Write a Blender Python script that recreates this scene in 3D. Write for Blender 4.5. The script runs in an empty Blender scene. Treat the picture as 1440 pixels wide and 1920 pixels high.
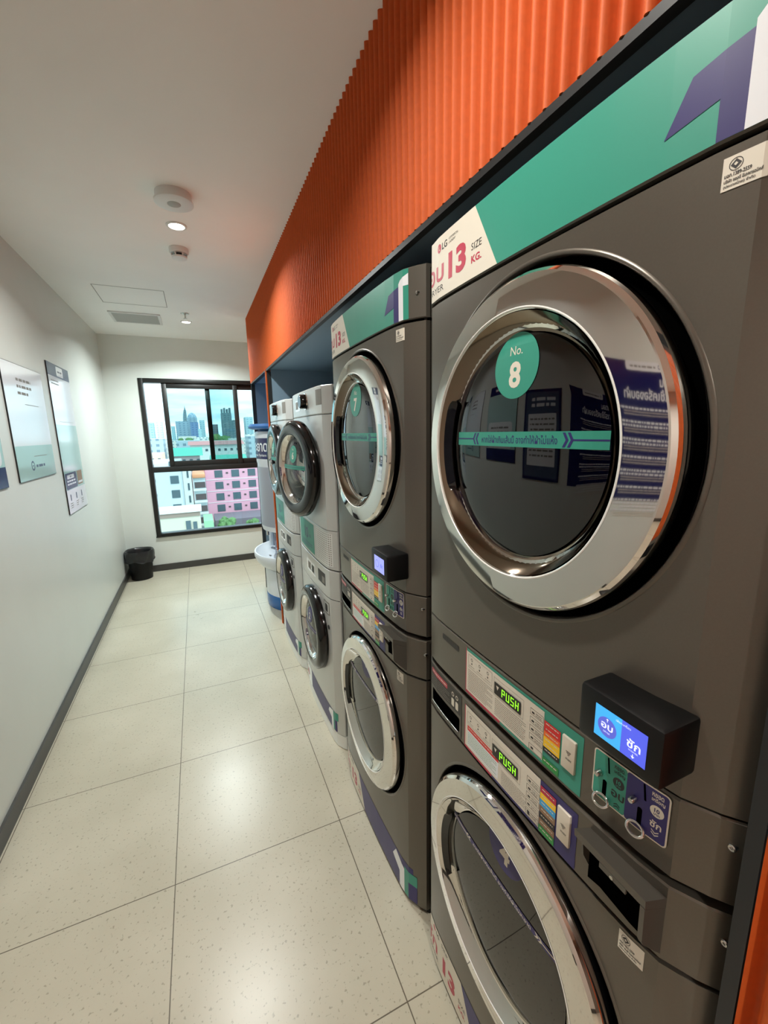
import bpy, bmesh, math, random
from mathutils import Vector, Matrix
random.seed(4)
PI = math.pi
SC = bpy.context.scene
COL = SC.collection

# ---------------------------------------------------------------- camera
CX = Vector((0.91568, -0.40130, -0.01969))      # image right in the room
CD = Vector((-0.09312, -0.16460, -0.98195))     # image down
CF = CX.cross(-CD) * -1.0                       # view direction
CF = (-CX.cross(-CD)).normalized()
cam = bpy.data.objects.new('camera', bpy.data.cameras.new('camera'))
COL.objects.link(cam)
R = Matrix((CX.normalized(), (-CD).normalized(), (-CF))).transposed()
cam.matrix_world = Matrix.Translation((0, 0, 1.57)) @ R.to_4x4()
cam.data.sensor_fit = 'VERTICAL'; cam.data.sensor_height = 24.0
cam.data.lens = 793.47 * 24.0 / 1920.0
cam.data.clip_start = 0.01; cam.data.clip_end = 5000
SC.camera = cam
# ---------------------------------------------------------------- view, world, lights
SC.view_settings.view_transform = 'Standard'; SC.view_settings.look = 'None'
SC.view_settings.gamma = 1.0; SC.view_settings.use_curve_mapping = False
SC.view_settings.exposure = 0.08
SC.cycles.max_bounces = 12; SC.cycles.diffuse_bounces = 6; SC.cycles.glossy_bounces = 6
SC.cycles.transparent_max_bounces = 16
SC.cycles.caustics_reflective = False; SC.cycles.caustics_refractive = False
SC.cycles.sample_clamp_indirect = 6.0
SKY_POWER = 3.6
LAMP_W = 19.0            # each recessed ceiling lamp
world = bpy.data.worlds.new('sky'); SC.world = world; world.use_nodes = True
wt = world.node_tree; wt.nodes.clear()
def N(t, ty, **k):
    n = t.nodes.new(ty)
    for a, b in k.items(): setattr(n, a, b)
    return n
wo = N(wt, 'ShaderNodeOutputWorld'); wb = N(wt, 'ShaderNodeBackground')
tc = N(wt, 'ShaderNodeTexCoord'); mp = N(wt, 'ShaderNodeMapping'); mp.inputs['Scale'].default_value = (2.0, 2.0, 14.0)
nz = N(wt, 'ShaderNodeTexNoise'); nz.inputs['Scale'].default_value = 2.6; nz.inputs['Detail'].default_value = 6
cr = N(wt, 'ShaderNodeValToRGB')
cr.color_ramp.elements[0].position = 0.35; cr.color_ramp.elements[0].color = (0.30, 0.50, 0.60, 1)
cr.color_ramp.elements[1].position = 0.68; cr.color_ramp.elements[1].color = (0.66, 0.76, 0.78, 1)
wt.links.new(tc.outputs['Generated'], mp.inputs['Vector']); wt.links.new(mp.outputs[0], nz.inputs['Vector'])
wt.links.new(nz.outputs['Fac'], cr.inputs['Fac']); wt.links.new(cr.outputs['Color'], wb.inputs['Color'])
wb.inputs['Strength'].default_value = SKY_POWER
wt.links.new(wb.outputs[0], wo.inputs['Surface'])
sun = bpy.data.objects.new('sun', bpy.data.lights.new('sun', 'SUN')); COL.objects.link(sun)
sun.data.energy = 1.6; sun.data.angle = math.radians(6); sun.rotation_euler = (math.radians(38), math.radians(12), 0)
# sun stands behind the building (south), so it lights the facades across the street
# ---------------------------------------------------------------- materials
MATS = {}
def srgb(r, g, b):
    f = lambda c: (c / 255 / 12.92) if c / 255 <= 0.04045 else ((c / 255 + 0.055) / 1.055) ** 2.4
    return (f(r), f(g), f(b), 1)
def mat(name, rgb, rough=0.5, metal=0.0, spec=0.5, emit=None, estr=0.0, coat=0.0):
    if name in MATS: return MATS[name]
    m = bpy.data.materials.new(name); m.use_nodes = True
    b = m.node_tree.nodes['Principled BSDF']
    b.inputs['Base Color'].default_value = srgb(*rgb)
    b.inputs['Roughness'].default_value = rough; b.inputs['Metallic'].default_value = metal
    b.inputs['Specular IOR Level'].default_value = spec
    b.inputs['Coat Weight'].default_value = coat; b.inputs['Coat Roughness'].default_value = 0.08
    if emit:
        b.inputs['Emission Color'].default_value = srgb(*emit); b.inputs['Emission Strength'].default_value = estr
    MATS[name] = m
    return m
def noisy(m, scale, amount, bump=0.0, coord='Object', stretch=(1, 1, 1)):
    t = m.node_tree; b = t.nodes['Principled BSDF']
    c = N(t, 'ShaderNodeTexCoord'); p = N(t, 'ShaderNodeMapping'); p.inputs['Scale'].default_value = stretch
    n = N(t, 'ShaderNodeTexNoise'); n.inputs['Scale'].default_value = scale; n.inputs['Detail'].default_value = 4
    t.links.new(c.outputs[coord], p.inputs[0]); t.links.new(p.outputs[0], n.inputs['Vector'])
    base = b.inputs['Base Color'].default_value[:]
    r = N(t, 'ShaderNodeValToRGB')
    r.color_ramp.elements[0].position = 0.3; r.color_ramp.elements[1].position = 0.7
    r.color_ramp.elements[0].color = tuple(x * (1 - amount) for x in base[:3]) + (1,)
    r.color_ramp.elements[1].color = tuple(min(1, x * (1 + amount)) for x in base[:3]) + (1,)
    t.links.new(n.outputs['Fac'], r.inputs['Fac']); t.links.new(r.outputs['Color'], b.inputs['Base Color'])
    if bump:
        bp = N(t, 'ShaderNodeBump'); bp.inputs['Strength'].default_value = bump; bp.inputs['Distance'].default_value = 0.01
        t.links.new(n.outputs['Fac'], bp.inputs['Height']); t.links.new(bp.outputs[0], b.inputs['Normal'])
    return m
M_wall = noisy(mat('white_wall_paint', (208, 212, 207), 0.32, spec=0.4), 3, 0.02, 0.01)
M_wallend = noisy(mat('white_end_wall_paint', (216, 222, 217), 0.7), 3, 0.02)
M_ceil = noisy(mat('ceiling_paint', (247, 248, 245), 0.75), 2, 0.02)
M_orange = noisy(mat('orange_paint', (192, 82, 16), 0.7), 90, 0.06, 0.02)
M_frame = mat('dark_metal_frame', (42, 44, 46), 0.45, 0.3)
M_alc = mat('blue_grey_alcove_paint', (122, 146, 164), 0.55)
M_base = mat('charcoal_baseboard', (62, 62, 60), 0.4)
M_grey = noisy(mat('bronze_grey_metal', (101, 96, 88), 0.30, 0.55), 400, 0.03)
M_greyd = mat('bronze_grey_plastic', (90, 86, 79), 0.38, 0.3)
M_cab = mat('dark_cabinet', (58, 56, 53), 0.5, 0.3)
M_black = mat('black_plastic', (9, 9, 10), 0.45, spec=0.3)
M_gloss = mat('glossy_black_plastic', (10, 10, 11), 0.12)
M_void = mat('black_void', (3, 3, 3), 0.9, spec=0.0)
M_chrome = mat('polished_chrome', (226, 224, 220), 0.04, 1.0)
M_bronze = mat('dark_chrome', (128, 112, 96), 0.10, 1.0)
M_steel = mat('drum_steel', (150, 150, 148), 0.35, 0.9)
M_screw = mat('screw_steel', (200, 200, 195), 0.25, 1.0)
M_white = mat('white_plastic', (222, 224, 222), 0.3)
M_whitem = noisy(mat('silver_white_metal', (196, 198, 196), 0.3, 0.25), 300, 0.02)
M_teal = mat('teal_print', (50, 140, 121), 0.4)
M_cream = mat('white_print', (212, 206, 192), 0.45)
M_navy = mat('navy_print', (42, 36, 98), 0.4)
M_red = mat('crimson_print', (176, 34, 66), 0.4)
M_scar = mat('red_print', (206, 40, 40), 0.4)
M_ora = mat('orange_print', (232, 110, 40), 0.4)
M_yel = mat('yellow_print', (242, 196, 30), 0.4)
M_skyb = mat('blue_print', (60, 160, 215), 0.4)
M_brown = mat('brown_print', (135, 105, 80), 0.4)
M_grn = mat('green_print', (40, 140, 66), 0.4)
M_ink = mat('black_ink', (36, 34, 36), 0.5)
M_gink = mat('grey_ink', (120, 116, 110), 0.5)
M_silver = mat('silver_card_plate', (214, 205, 190), 0.35, 0.2)
M_led = mat('green_led', (140, 255, 40), 0.5, emit=(150, 255, 40), estr=1.3)
M_scrL = mat('screen_light_blue', (60, 170, 235), 0.3, emit=(66, 170, 238), estr=0.62)
M_scrB = mat('screen_blue', (76, 90, 225), 0.3, emit=(84, 98, 228), estr=0.62)
M_scrV = mat('screen_violet', (90, 100, 200), 0.3, emit=(84, 96, 205), estr=0.6)
M_scrW = mat('screen_white', (220, 225, 255), 0.3, emit=(215, 222, 255), estr=0.75)
M_scrP = mat('screen_pale', (150, 160, 240), 0.3, emit=(150, 160, 245), estr=0.75)
M_lamp = mat('lamp_glow', (255, 250, 235), 0.5, emit=(255, 250, 232), estr=14.0)
M_bag = mat('black_bag_plastic', (30, 31, 33), 0.3)
M_kiosk = mat('kiosk_white', (214, 220, 228), 0.28)
M_kpan = mat('kiosk_grey', (150, 154, 166), 0.35)
M_blue = mat('kiosk_blue', (22, 96, 168), 0.25)
M_pdark = mat('poster_navy', (24, 26, 84), 0.22)
M_pgrey = mat('poster_slate', (72, 84, 110), 0.25)
M_pwht = mat('poster_white', (226, 230, 236), 0.14, coat=0.4)
M_pteal = mat('poster_teal', (172, 206, 204), 0.14, coat=0.4)
M_wfr = mat('window_aluminium', (34, 34, 33), 0.4, 0.2)

def glassy(name, tint, ior=1.5, rough=0.02):
    m = bpy.data.materials.new(name); m.use_nodes = True; t = m.node_tree; t.nodes.clear()
    o = N(t, 'ShaderNodeOutputMaterial'); mx = N(t, 'ShaderNodeMixShader'); tr = N(t, 'ShaderNodeBsdfTransparent')
    gl = N(t, 'ShaderNodeBsdfGlossy'); fr = N(t, 'ShaderNodeFresnel')
    tr.inputs['Color'].default_value = tint; gl.inputs['Roughness'].default_value = rough; fr.inputs['IOR'].default_value = ior
    t.links.new(fr.outputs[0], mx.inputs[0]); t.links.new(tr.outputs[0], mx.inputs[1]); t.links.new(gl.outputs[0], mx.inputs[2])
    t.links.new(mx.outputs[0], o.inputs['Surface'])
    MATS[name] = m
    return m
M_dglass = glassy('smoked_door_glass', (0.42, 0.42, 0.40, 1), 1.85)
M_dclear = glassy('clear_door_glass', (0.78, 0.80, 0.79, 1), 1.5)
M_wglass = glassy('tinted_window_glass', (0.74, 0.83, 0.83, 1), 1.4, 0.0)
M_wclear = glassy('clear_window_glass', (0.90, 0.95, 0.95, 1), 1.4, 0.0)
# floor: big speckled tiles with thin dark joints
M_floor = mat('speckled_stone_tile', (205, 196, 178), 0.22, spec=0.5)
def build_floor_nodes():
    t = M_floor.node_tree; b = t.nodes['Principled BSDF']; L = t.links.new
    g = N(t, 'ShaderNodeNewGeometry'); s = N(t, 'ShaderNodeSeparateXYZ'); L(g.outputs['Position'], s.inputs[0])
    def line(out, off, pitch):
        a = N(t, 'ShaderNodeMath', operation='SUBTRACT'); L(out, a.inputs[0]); a.inputs[1].default_value = off
        d = N(t, 'ShaderNodeMath', operation='PINGPONG'); L(a.outputs[0], d.inputs[0]); d.inputs[1].default_value = pitch / 2
        c = N(t, 'ShaderNodeMath', operation='LESS_THAN'); L(d.outputs[0], c.inputs[0]); c.inputs[1].default_value = 0.0016
        return c.outputs[0]
    lx = line(s.outputs['X'], -0.215, 0.61); ly = line(s.outputs['Y'], 1.435, 0.62)
    mxm = N(t, 'ShaderNodeMath', operation='MAXIMUM'); L(lx, mxm.inputs[0]); L(ly, mxm.inputs[1])
    n1 = N(t, 'ShaderNodeTexNoise'); n1.inputs['Scale'].default_value = 2.2; n1.inputs['Detail'].default_value = 5
    L(g.outputs['Position'], n1.inputs['Vector'])
    r1 = N(t, 'ShaderNodeValToRGB'); r1.color_ramp.elements[0].position = 0.3; r1.color_ramp.elements[1].position = 0.7
    r1.color_ramp.elements[0].color = srgb(180, 174, 155); r1.color_ramp.elements[1].color = srgb(196, 190, 172)
    L(n1.outputs['Fac'], r1.inputs['Fac'])
    n2 = N(t, 'ShaderNodeTexNoise'); n2.inputs['Scale'].default_value = 95; n2.inputs['Detail'].default_value = 1.5
    L(g.outputs['Position'], n2.inputs['Vector'])
    r2 = N(t, 'ShaderNodeValToRGB'); r2.color_ramp.elements[0].position = 0.30; r2.color_ramp.elements[1].position = 0.37
    r2.color_ramp.elements[0].color = (0.42, 0.40, 0.36, 1); r2.color_ramp.elements[1].color = (1, 1, 1, 1)
    L(n2.outputs['Fac'], r2.inputs['Fac'])
    mu = N(t, 'ShaderNodeMix', data_type='RGBA', blend_type='MULTIPLY'); mu.inputs['Factor'].default_value = 0.55
    L(r1.outputs['Color'], mu.inputs[6]); L(r2.outputs['Color'], mu.inputs[7])
    m2 = N(t, 'ShaderNodeMix', data_type='RGBA'); L(mxm.outputs[0], m2.inputs['Factor'])
    L(mu.outputs[2], m2.inputs[6]); m2.inputs[7].default_value = srgb(96, 88, 74)
    L(m2.outputs[2], b.inputs['Base Color'])
    rr = N(t, 'ShaderNodeMath', operation='MULTIPLY_ADD'); L(n1.outputs['Fac'], rr.inputs[0]); rr.inputs[1].default_value = 0.12; rr.inputs[2].default_value = 0.24
    L(rr.outputs[0], b.inputs['Roughness'])
build_floor_nodes()

# ---------------------------------------------------------------- helpers
def link_mesh(name, bm, mats, parent=None, smooth=None):
    me = bpy.data.meshes.new(name)
    bmesh.ops.recalc_face_normals(bm, faces=bm.faces) if smooth != 'keep' else None
    if isinstance(smooth, (int, float)):
        lim = math.radians(smooth)
        for f in bm.faces: f.smooth = True
        for e in bm.edges:
            if len(e.link_faces) == 2 and e.calc_face_angle(0) > lim: e.smooth = False
    bm.to_mesh(me); bm.free()
    for m in (mats if isinstance(mats, (list, tuple)) else [mats]): me.materials.append(m)
    o = bpy.data.objects.new(name, me); COL.objects.link(o)
    if parent: o.parent = parent
    return o
def tag(o, label=None, cat=None, group=None, kind=None):
    if label: o['label'] = label
    if cat: o['category'] = cat
    if group: o['group'] = group
    if kind: o['kind'] = kind
    return o
def empty(name, loc, rz, label, cat, group=None):
    o = bpy.data.objects.new(name, None); COL.objects.link(o); o.empty_display_size = 0.05
    o.location = loc; o.rotation_euler = (0, 0, rz)
    return tag(o, label, cat, group)
def add_box(bm, x0, x1, y0, y1, z0, z1, bev=0.0, mi=0):
    vs = [bm.verts.new(p) for p in ((x0, y0, z0), (x1, y0, z0), (x1, y1, z0), (x0, y1, z0), (x0, y0, z1), (x1, y0, z1), (x1, y1, z1), (x0, y1, z1))]
    fs = [bm.faces.new([vs[i] for i in q]) for q in ((0, 3, 2, 1), (4, 5, 6, 7), (0, 1, 5, 4), (1, 2, 6, 5), (2, 3, 7, 6), (3, 0, 4, 7))]
    for f in fs: f.material_index = mi
    if bev:
        es = list({e for f in fs for e in f.edges})
        r = bmesh.ops.bevel(bm, geom=es, offset=bev, segments=2, affect='EDGES', profile=0.5)
        for f in r['faces']: f.material_index = mi
def box(name, m, parent, x0, x1, y0, y1, z0, z1, bev=0.0, smooth=35):
    bm = bmesh.new(); add_box(bm, x0, x1, y0, y1, z0, z1, bev)
    return link_mesh(name, bm, m, parent, smooth)
def add_lathe(bm, prof, c, axis='z', seg=48, mi=0, a0=0.0, a1=2 * PI, flip=1):
    """prof: (radius, height). axis z: height up; axis y: height towards -y (out of a machine front)."""
    full = abs(a1 - a0 - 2 * PI) < 1e-6
    n = seg if full else seg + 1
    rings = []
    for pp in prof:
        r, h = pp[0], pp[1]; sh = pp[2] if len(pp) > 2 else 0.0
        row = []
        for i in range(n):
            a = a0 + (a1 - a0) * i / seg
            if axis == 'z': p = (c[0] + r * math.cos(a), c[1] + r * math.sin(a), c[2] + h)
            elif axis == 'y': p = (c[0] + sh + r * math.cos(a), c[1] - h, c[2] + r * math.sin(a))
            else: p = (c[0] + h, c[1] + r * math.cos(a), c[2] + r * math.sin(a))
            row.append(bm.verts.new(p))
        rings.append(row)
    for a, b in zip(rings, rings[1:]):
        for i in range(n if full else n - 1):
            j = (i + 1) % n
            try: bm.faces.new((a[i], a[j], b[j], b[i])).material_index = mi
            except ValueError: pass
    if full:
        for row, pp in ((rings[0], prof[0]), (rings[-1], prof[-1])):
            if pp[0] < 0.0011:
                bmesh.ops.remove_doubles(bm, verts=row, dist=0.003)
def lathe(name, m, parent, prof, c, axis='z', seg=48, smooth=40, **k):
    bm = bmesh.new(); add_lathe(bm, prof, c, axis, seg, **k)
    return link_mesh(name, bm, m, parent, smooth)
def add_tube(bm, pts, r, seg=10, mi=0):
    pts = [Vector(p) for p in pts]; rings = []
    for i, p in enumerate(pts):
        d = (pts[min(i + 1, len(pts) - 1)] - pts[max(i - 1, 0)]).normalized()
        up = Vector((0, 0, 1)) if abs(d.z) < 0.9 else Vector((1, 0, 0))
        a = d.cross(up).normalized(); b = d.cross(a)
        rings.append([bm.verts.new(p + r * (math.cos(2 * PI * k / seg) * a + math.sin(2 * PI * k / seg) * b)) for k in range(seg)])
    for a, b in zip(rings, rings[1:]):
        for k in range(seg): bm.faces.new((a[k], a[(k + 1) % seg], b[(k + 1) % seg], b[k])).material_index = mi
    bm.faces.new(rings[0]).material_index = mi; bm.faces.new(rings[-1][::-1]).material_index = mi

# text as flat 2D mesh, cached
_TX = {}
def text2d(s, bold=0.0):
    k = (s, round(bold, 4))
    if k in _TX: return _TX[k]
    cu = bpy.data.curves.new('t', 'FONT'); cu.body = s; cu.size = 1.0; cu.fill_mode = 'FRONT'; cu.resolution_u = 3; cu.offset = bold
    ob = bpy.data.objects.new('t', cu); COL.objects.link(ob)
    dg = bpy.context.evaluated_depsgraph_get(); dg.update()
    me = ob.evaluated_get(dg).to_mesh()
    vs = [(v.co.x, v.co.y) for v in me.vertices]; fs = [tuple(p.vertices) for p in me.polygons]
    ob.evaluated_get(dg).to_mesh_clear()
    bpy.data.objects.remove(ob); bpy.data.curves.remove(cu)
    if vs:
        x0 = min(v[0] for v in vs); x1 = max(v[0] for v in vs); y0 = min(v[1] for v in vs); y1 = max(v[1] for v in vs)
        vs = [(x - x0, y - y0) for x, y in vs]; _TX[k] = (vs, fs, x1 - x0, y1 - y0)
    else: _TX[k] = ([], [], 1, 1)
    return _TX[k]
class Decal:
    def __init__(s): s.items = []
    def poly(s, pts, m, layer=0): s.items.append(([tuple(p) for p in pts], [tuple(range(len(pts)))], m, layer)); return s
    def rect(s, u0, z0, u1, z1, m, layer=0): return s.poly([(u0, z0), (u1, z0), (u1, z1), (u0, z1)], m, layer)
    def rrect(s, u0, z0, u1, z1, r, m, layer=0, n=4):
        p = []
        for cx, cz, a in ((u1 - r, z1 - r, 0), (u0 + r, z1 - r, PI / 2), (u0 + r, z0 + r, PI), (u1 - r, z0 + r, 1.5 * PI)):
            p += [(cx + r * math.cos(a + PI / 2 * i / n), cz + r * math.sin(a + PI / 2 * i / n)) for i in range(n + 1)]
        return s.poly(p, m, layer)
    def outline(s, u0, z0, u1, z1, w, m, layer=0):
        for q in ((u0, z0, u1, z0 + w), (u0, z1 - w, u1, z1), (u0, z0, u0 + w, z1), (u1 - w, z0, u1, z1)): s.rect(*q, m, layer)
        return s
    def disc(s, u, z, r, m, layer=0, n=40, rz=None):
        rz = rz or r
        return s.poly([(u + r * math.cos(2 * PI * i / n), z + rz * math.sin(2 * PI * i / n)) for i in range(n)], m, layer)
    def ring(s, u, z, r0, r1, m, layer=0, n=40):
        for i in range(n):
            a, b = 2 * PI * i / n, 2 * PI * (i + 1) / n
            s.poly([(u + r1 * math.cos(a), z + r1 * math.sin(a)), (u + r1 * math.cos(b), z + r1 * math.sin(b)), (u + r0 * math.cos(b), z + r0 * math.sin(b)), (u + r0 * math.cos(a), z + r0 * math.sin(a))], m, layer)
        return s
    def text(s, t, u, z, h, m, layer=1, bold=0.0, w=None, align='l', rot=0.0):
        """lower left (or centre) of the ink box at u, z; h = ink height, w = ink width if given"""
        vs, fs, tw, th = text2d(t, bold)
        k = h / th; kx = (w / tw) if w else k
        W = tw * kx; ox = 0 if align == 'l' else (-W / 2 if align == 'c' else -W); oz = 0 if align != 'c' else -h / 2
        c, sn = math.cos(rot), math.sin(rot)
        s.items.append(([(u + (x * kx + ox) * c - (y * k + oz) * sn, z + (x * kx + ox) * sn + (y * k + oz) * c) for x, y in vs], fs, m, layer)); return s
    def lines(s, u0, z1, u1, n, pitch, th, m, layer=1, seed=1):
        """small print: rows of short ink dashes"""
        rnd = random.Random(seed)
        for i in range(n):
            u = u0; zz = z1 - i * pitch; end = u1 - (rnd.random() * 0.3 * (u1 - u0) if i % 3 == 2 else 0)
            while u < end:
                w = rnd.uniform(1.5, 5) * th
                s.rect(u, zz - th, min(u + w, end), zz, m, layer); u += w + th * 0.8
        return s
    def build(s, name, parent, fn, breaks=(), base=0.0006, step=0.00025, zbreaks=()):
        bm = bmesh.new(); mats = []; lay = bm.faces.layers.int.new('L')
        for vs, fs, m, layer in s.items:
            if m not in mats: mats.append(m)
            mi = mats.index(m)
            bv = [bm.verts.new((x, z, base + layer * step)) for x, z in vs]
            for f in fs:
                try:
                    ff = bm.faces.new([bv[i] for i in f]); ff.material_index = mi
                except ValueError: pass
        bm.normal_update()
        for f in bm.faces:
            if f.normal.z < 0: f.normal_flip()
        for u in breaks:
            bmesh.ops.bisect_plane(bm, geom=bm.verts[:] + bm.edges[:] + bm.faces[:], plane_co=(u, 0, 0), plane_no=(1, 0, 0), dist=1e-7)
        for u in zbreaks:
            bmesh.ops.bisect_plane(bm, geom=bm.verts[:] + bm.edges[:] + bm.faces[:], plane_co=(0, u, 0), plane_no=(0, 1, 0), dist=1e-7)
        for v in bm.verts: v.co = Vector(fn(v.co.x, v.co.y, v.co.z))
        o = link_mesh(name, bm, mats, parent, 'keep')
        return o
flat = lambda u, z, off: (u, -off, z)

# ---------------------------------------------------------------- the room
def struct(name, bm, m, smooth=None): return tag(link_mesh(name, bm, m, None, smooth), kind='structure')
def sbox(name, m, *a, bev=0.0):
    bm = bmesh.new(); add_box(bm, *a, bev); return struct(name, bm, m, 35)
XL, XR, YB, YE, ZC = -0.845, 0.53, -3.2, 5.45, 2.62
XB = 1.30        # back of the alcoves
sbox('floor', M_floor, XL - 0.1, 1.6, YB - 0.1, YE + 0.1, -0.1, 0.0)
sbox('ceiling', M_ceil, XL - 0.1, 1.6, YB - 0.1, YE + 0.1, ZC, ZC + 0.1)
sbox('wall_left', M_wall, XL - 0.1, XL, YB, YE + 0.1, 0, ZC)
sbox('wall_behind', mat('rear_wall_brown', (120, 106, 94), 0.6), XL - 0.1, 1.6, YB - 0.1, YB, 0, ZC)
WX0, WX1, WZ0, WZ1 = -0.522, 0.98, 0.415, 2.187
bm = bmesh.new()
add_box(bm, XL, WX0, YE, YE + 0.12, 0, ZC); add_box(bm, WX1, 1.6, YE, YE + 0.12, 0, ZC)
add_box(bm, WX0, WX1, YE, YE + 0.12, 0, WZ0); add_box(bm, WX0, WX1, YE, YE + 0.12, WZ1, ZC)
struct('wall_far', bm, M_wallend)
# corrugated orange header over the alcoves and the near pillar
def corrugated(bm, y0, y1, z0, z1, pitch=0.032, amp=0.0105):
    n = max(2, int(round((y1 - y0) / pitch * 12)))
    rows = []
    for i in range(n + 1):
        y = y0 + (y1 - y0) * i / n; ph = (y - y0) / pitch * 2 * PI
        c = math.cos(ph); x = XR + 0.004 - amp * math.copysign(abs(c) ** 0.75, c)
        rows.append([bm.verts.new((x, y, z0)), bm.verts.new((x, y, z1)), bm.verts.new((XR + 0.03, y, z0)), bm.verts.new((XR + 0.03, y, z1))])
    for a, b in zip(rows, rows[1:]):
        bm.faces.new((a[0], b[0], b[1], a[1])); bm.faces.new((a[0], a[2], b[2], b[0])); bm.faces.new((a[1], b[1], b[3], a[3])); bm.faces.new((a[2], a[3], b[3], b[2]))
    for r in (rows[0], rows[-1]): bm.faces.new((r[0], r[1], r[3], r[2]))
HB = 2.04
bm = bmesh.new(); corrugated(bm, YB, 4.35, HB, ZC); struct('wall_right', bm, M_orange, 50)
bm = bmesh.new(); corrugated(bm, YB, 0.188, 0.0, HB - 0.0005); struct('wall_right_pillar', bm, M_orange, 50)
bm = bmesh.new()   # orange ends and the divider between the two alcoves
add_box(bm, XR, 1.5, 4.33, 4.352, 0, ZC - 0.0005); add_box(bm, XR - 0.008, 1.3, 3.386, 3.41, 0, HB - 0.001)
struct('trim_orange_panels', bm, M_orange)
# alcove lining
sbox('wall_alcove_back', M_alc, XB, XB + 0.02, 0.195, 4.33, 0, HB)
sbox('ceiling_alcove', M_alc, XR + 0.0145, XB, 0.195, 4.33, HB - 0.002, HB + 0.02)
sbox('wall_alcove_near', M_alc, XR + 0.03, XB, 0.1905, 0.2, 0, HB)
sbox('wall_alcove_middle', M_alc, XR + 0.03, XB, 3.374, 3.3855, 0, HB)
sbox('wall_alcove_inner', M_alc, XR + 0.012, XB, 3.4105, 3.42, 0, HB)
sbox('wall_alcove_far', M_alc, XR + 0.012, XB, 4.318, 4.3295, 0, HB)
bm = bmesh.new()   # dark metal edging round the openings
add_box(bm, XR - 0.004, XR + 0.03, 0.19, 0.206, 0, HB); add_box(bm, XR - 0.004, XR + 0.014, 0.206, 3.385, HB - 0.015, HB - 0.0006)
add_box(bm, XR + 0.001, XR + 0.03, 3.3705, 3.3855, 0, HB - 0.019)
add_box(bm, XR - 0.004, XR + 0.03, 3.411, 3.425, 0, HB - 0.013); add_box(bm, XR - 0.004, XR + 0.03, 3.411, 4.3295, HB - 0.012, HB - 0.0006)
add_box(bm, XR - 0.004, XR + 0.03, 4.317, 4.3298, 0, HB - 0.013)
struct('trim_alcove_frame', bm, M_frame)
sbox('wall_nook', M_wallend, 1.5, 1.6, 4.36, YE, 0, ZC - 0.001)
sbox('baseboard_left', M_base, XL, XL + 0.012, YB, YE, 0, 0.075)
sbox('baseboard_far', M_base, XL + 0.013, 1.5, YE - 0.012, YE, 0, 0.075)
# ---- window: outer frame, transom, three fixed / sliding lights
wroot = empty('window_1', (0, YE, 0), 0, None, None); wroot['kind'] = 'structure'
bm = bmesh.new()
f = 0.045
for a in ((WX0, WX0 + f, WZ0, WZ1), (WX1 - f, WX1, WZ0, WZ1), (WX0 + f, WX1 - f, WZ1 - f, WZ1), (WX0 + f, WX1 - f, WZ0, WZ0 + 0.028), (WX0 + f, WX1 - f, 1.155, 1.215)):
    add_box(bm, a[0], a[1], -0.012, 0.10, a[2], a[3], 0.003)
link_mesh('window_frame', bm, M_wfr, wroot, 35)
def sash(x0, x1, y, name='sliding_sash'):
    bm = bmesh.new(); w = 0.05
    for a in ((x0, x0 + w, 1.2155, WZ1 - f - .0005), (x1 - w, x1, 1.2155, WZ1 - f - .0005), (x0 + w, x1 - w, WZ1 - f - 0.055, WZ1 - f - .0005), (x0 + w, x1 - w, 1.2155, 1.275)):
        add_box(bm, a[0], a[1], y - 0.014, y + 0.014, a[2], a[3], 0.002)
    o = link_mesh(name, bm, M_wfr, wroot, 35)
    box('pane', M_wglass, o, x0 + w, x1 - w, y - 0.002, y + 0.002, 1.275, WZ1 - f - 0.055)
sash(-0.302, 0.50, 0.022); sash(0.145, 0.935, 0.055)
box('pane', M_wclear, wroot, WX0 + f, WX1 - f, 0.04, 0.044, WZ0 + 0.028, 1.155)
sbox('window_sill', M_wfr, WX0 - 0.005, WX1 + 0.005, YE - 0.02, YE - 0.012, WZ0 - 0.012, WZ0 + 0.002)
SC.objects['window_sill'].name = 'trim_1'

# ---------------------------------------------------------------- ceiling fixtures
def downlight(x, y, label, k=1.0, col=(1.0, 0.975, 0.92)):
    r = empty('downlight', (x, y, ZC), 0, label, 'ceiling light', 'recessed ceiling lights along the corridor')
    lathe('trim_ring', M_white, r, [(0.036, 0.002), (0.038, -0.006), (0.044, -0.007), (0.049, -0.004), (0.05, 0.0)], (0, 0, 0), seg=32)
    lathe('lamp_lens', M_lamp, r, [(0.001, -0.003), (0.036, -0.003)], (0, 0, 0), seg=24)
    L = bpy.data.objects.new('lamp_light', bpy.data.lights.new('lamp_light', 'AREA')); COL.objects.link(L)
    L.data.shape = 'DISK'; L.data.size = 0.08; L.data.energy = LAMP_W * k; L.data.color = col; L.data.spread = math.radians(150)
    L.location = (0, 0, -0.009); L.parent = r
downlight(0.01, 2.612, 'lit recessed ceiling light between the round speaker disc and the smoke detector', 1.0, (0.97, 1.0, 0.96))
downlight(0.018, 4.65, 'lit recessed ceiling light beside the sprinkler head near the far wall', 1.9, (0.90, 1.0, 0.98))
downlight(0.01, 0.58, 'lit recessed ceiling light above the nearest dark grey stacked machines', 0.72, (1.0, 0.955, 0.87))
downlight(0.01, -1.46, 'unseen recessed ceiling light added at the rear end of the corridor', 1.4, (1.0, 0.955, 0.87))  # follows the lamp spacing; unseen, added to bounce light onto the ceiling
r = empty('ceiling_speaker', (0.008, 2.30, ZC), 0, 'round white surface mounted ceiling disc with small grey centre', 'speaker')
lathe('housing', M_white, r, [(0.001, -0.040), (0.028, -0.040), (0.03, -0.039), (0.031, -0.040), (0.074, -0.040), (0.081, -0.037), (0.081, -0.030), (0.075, -0.027), (0.075, 0.0)], (0, 0, 0), seg=64)
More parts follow.
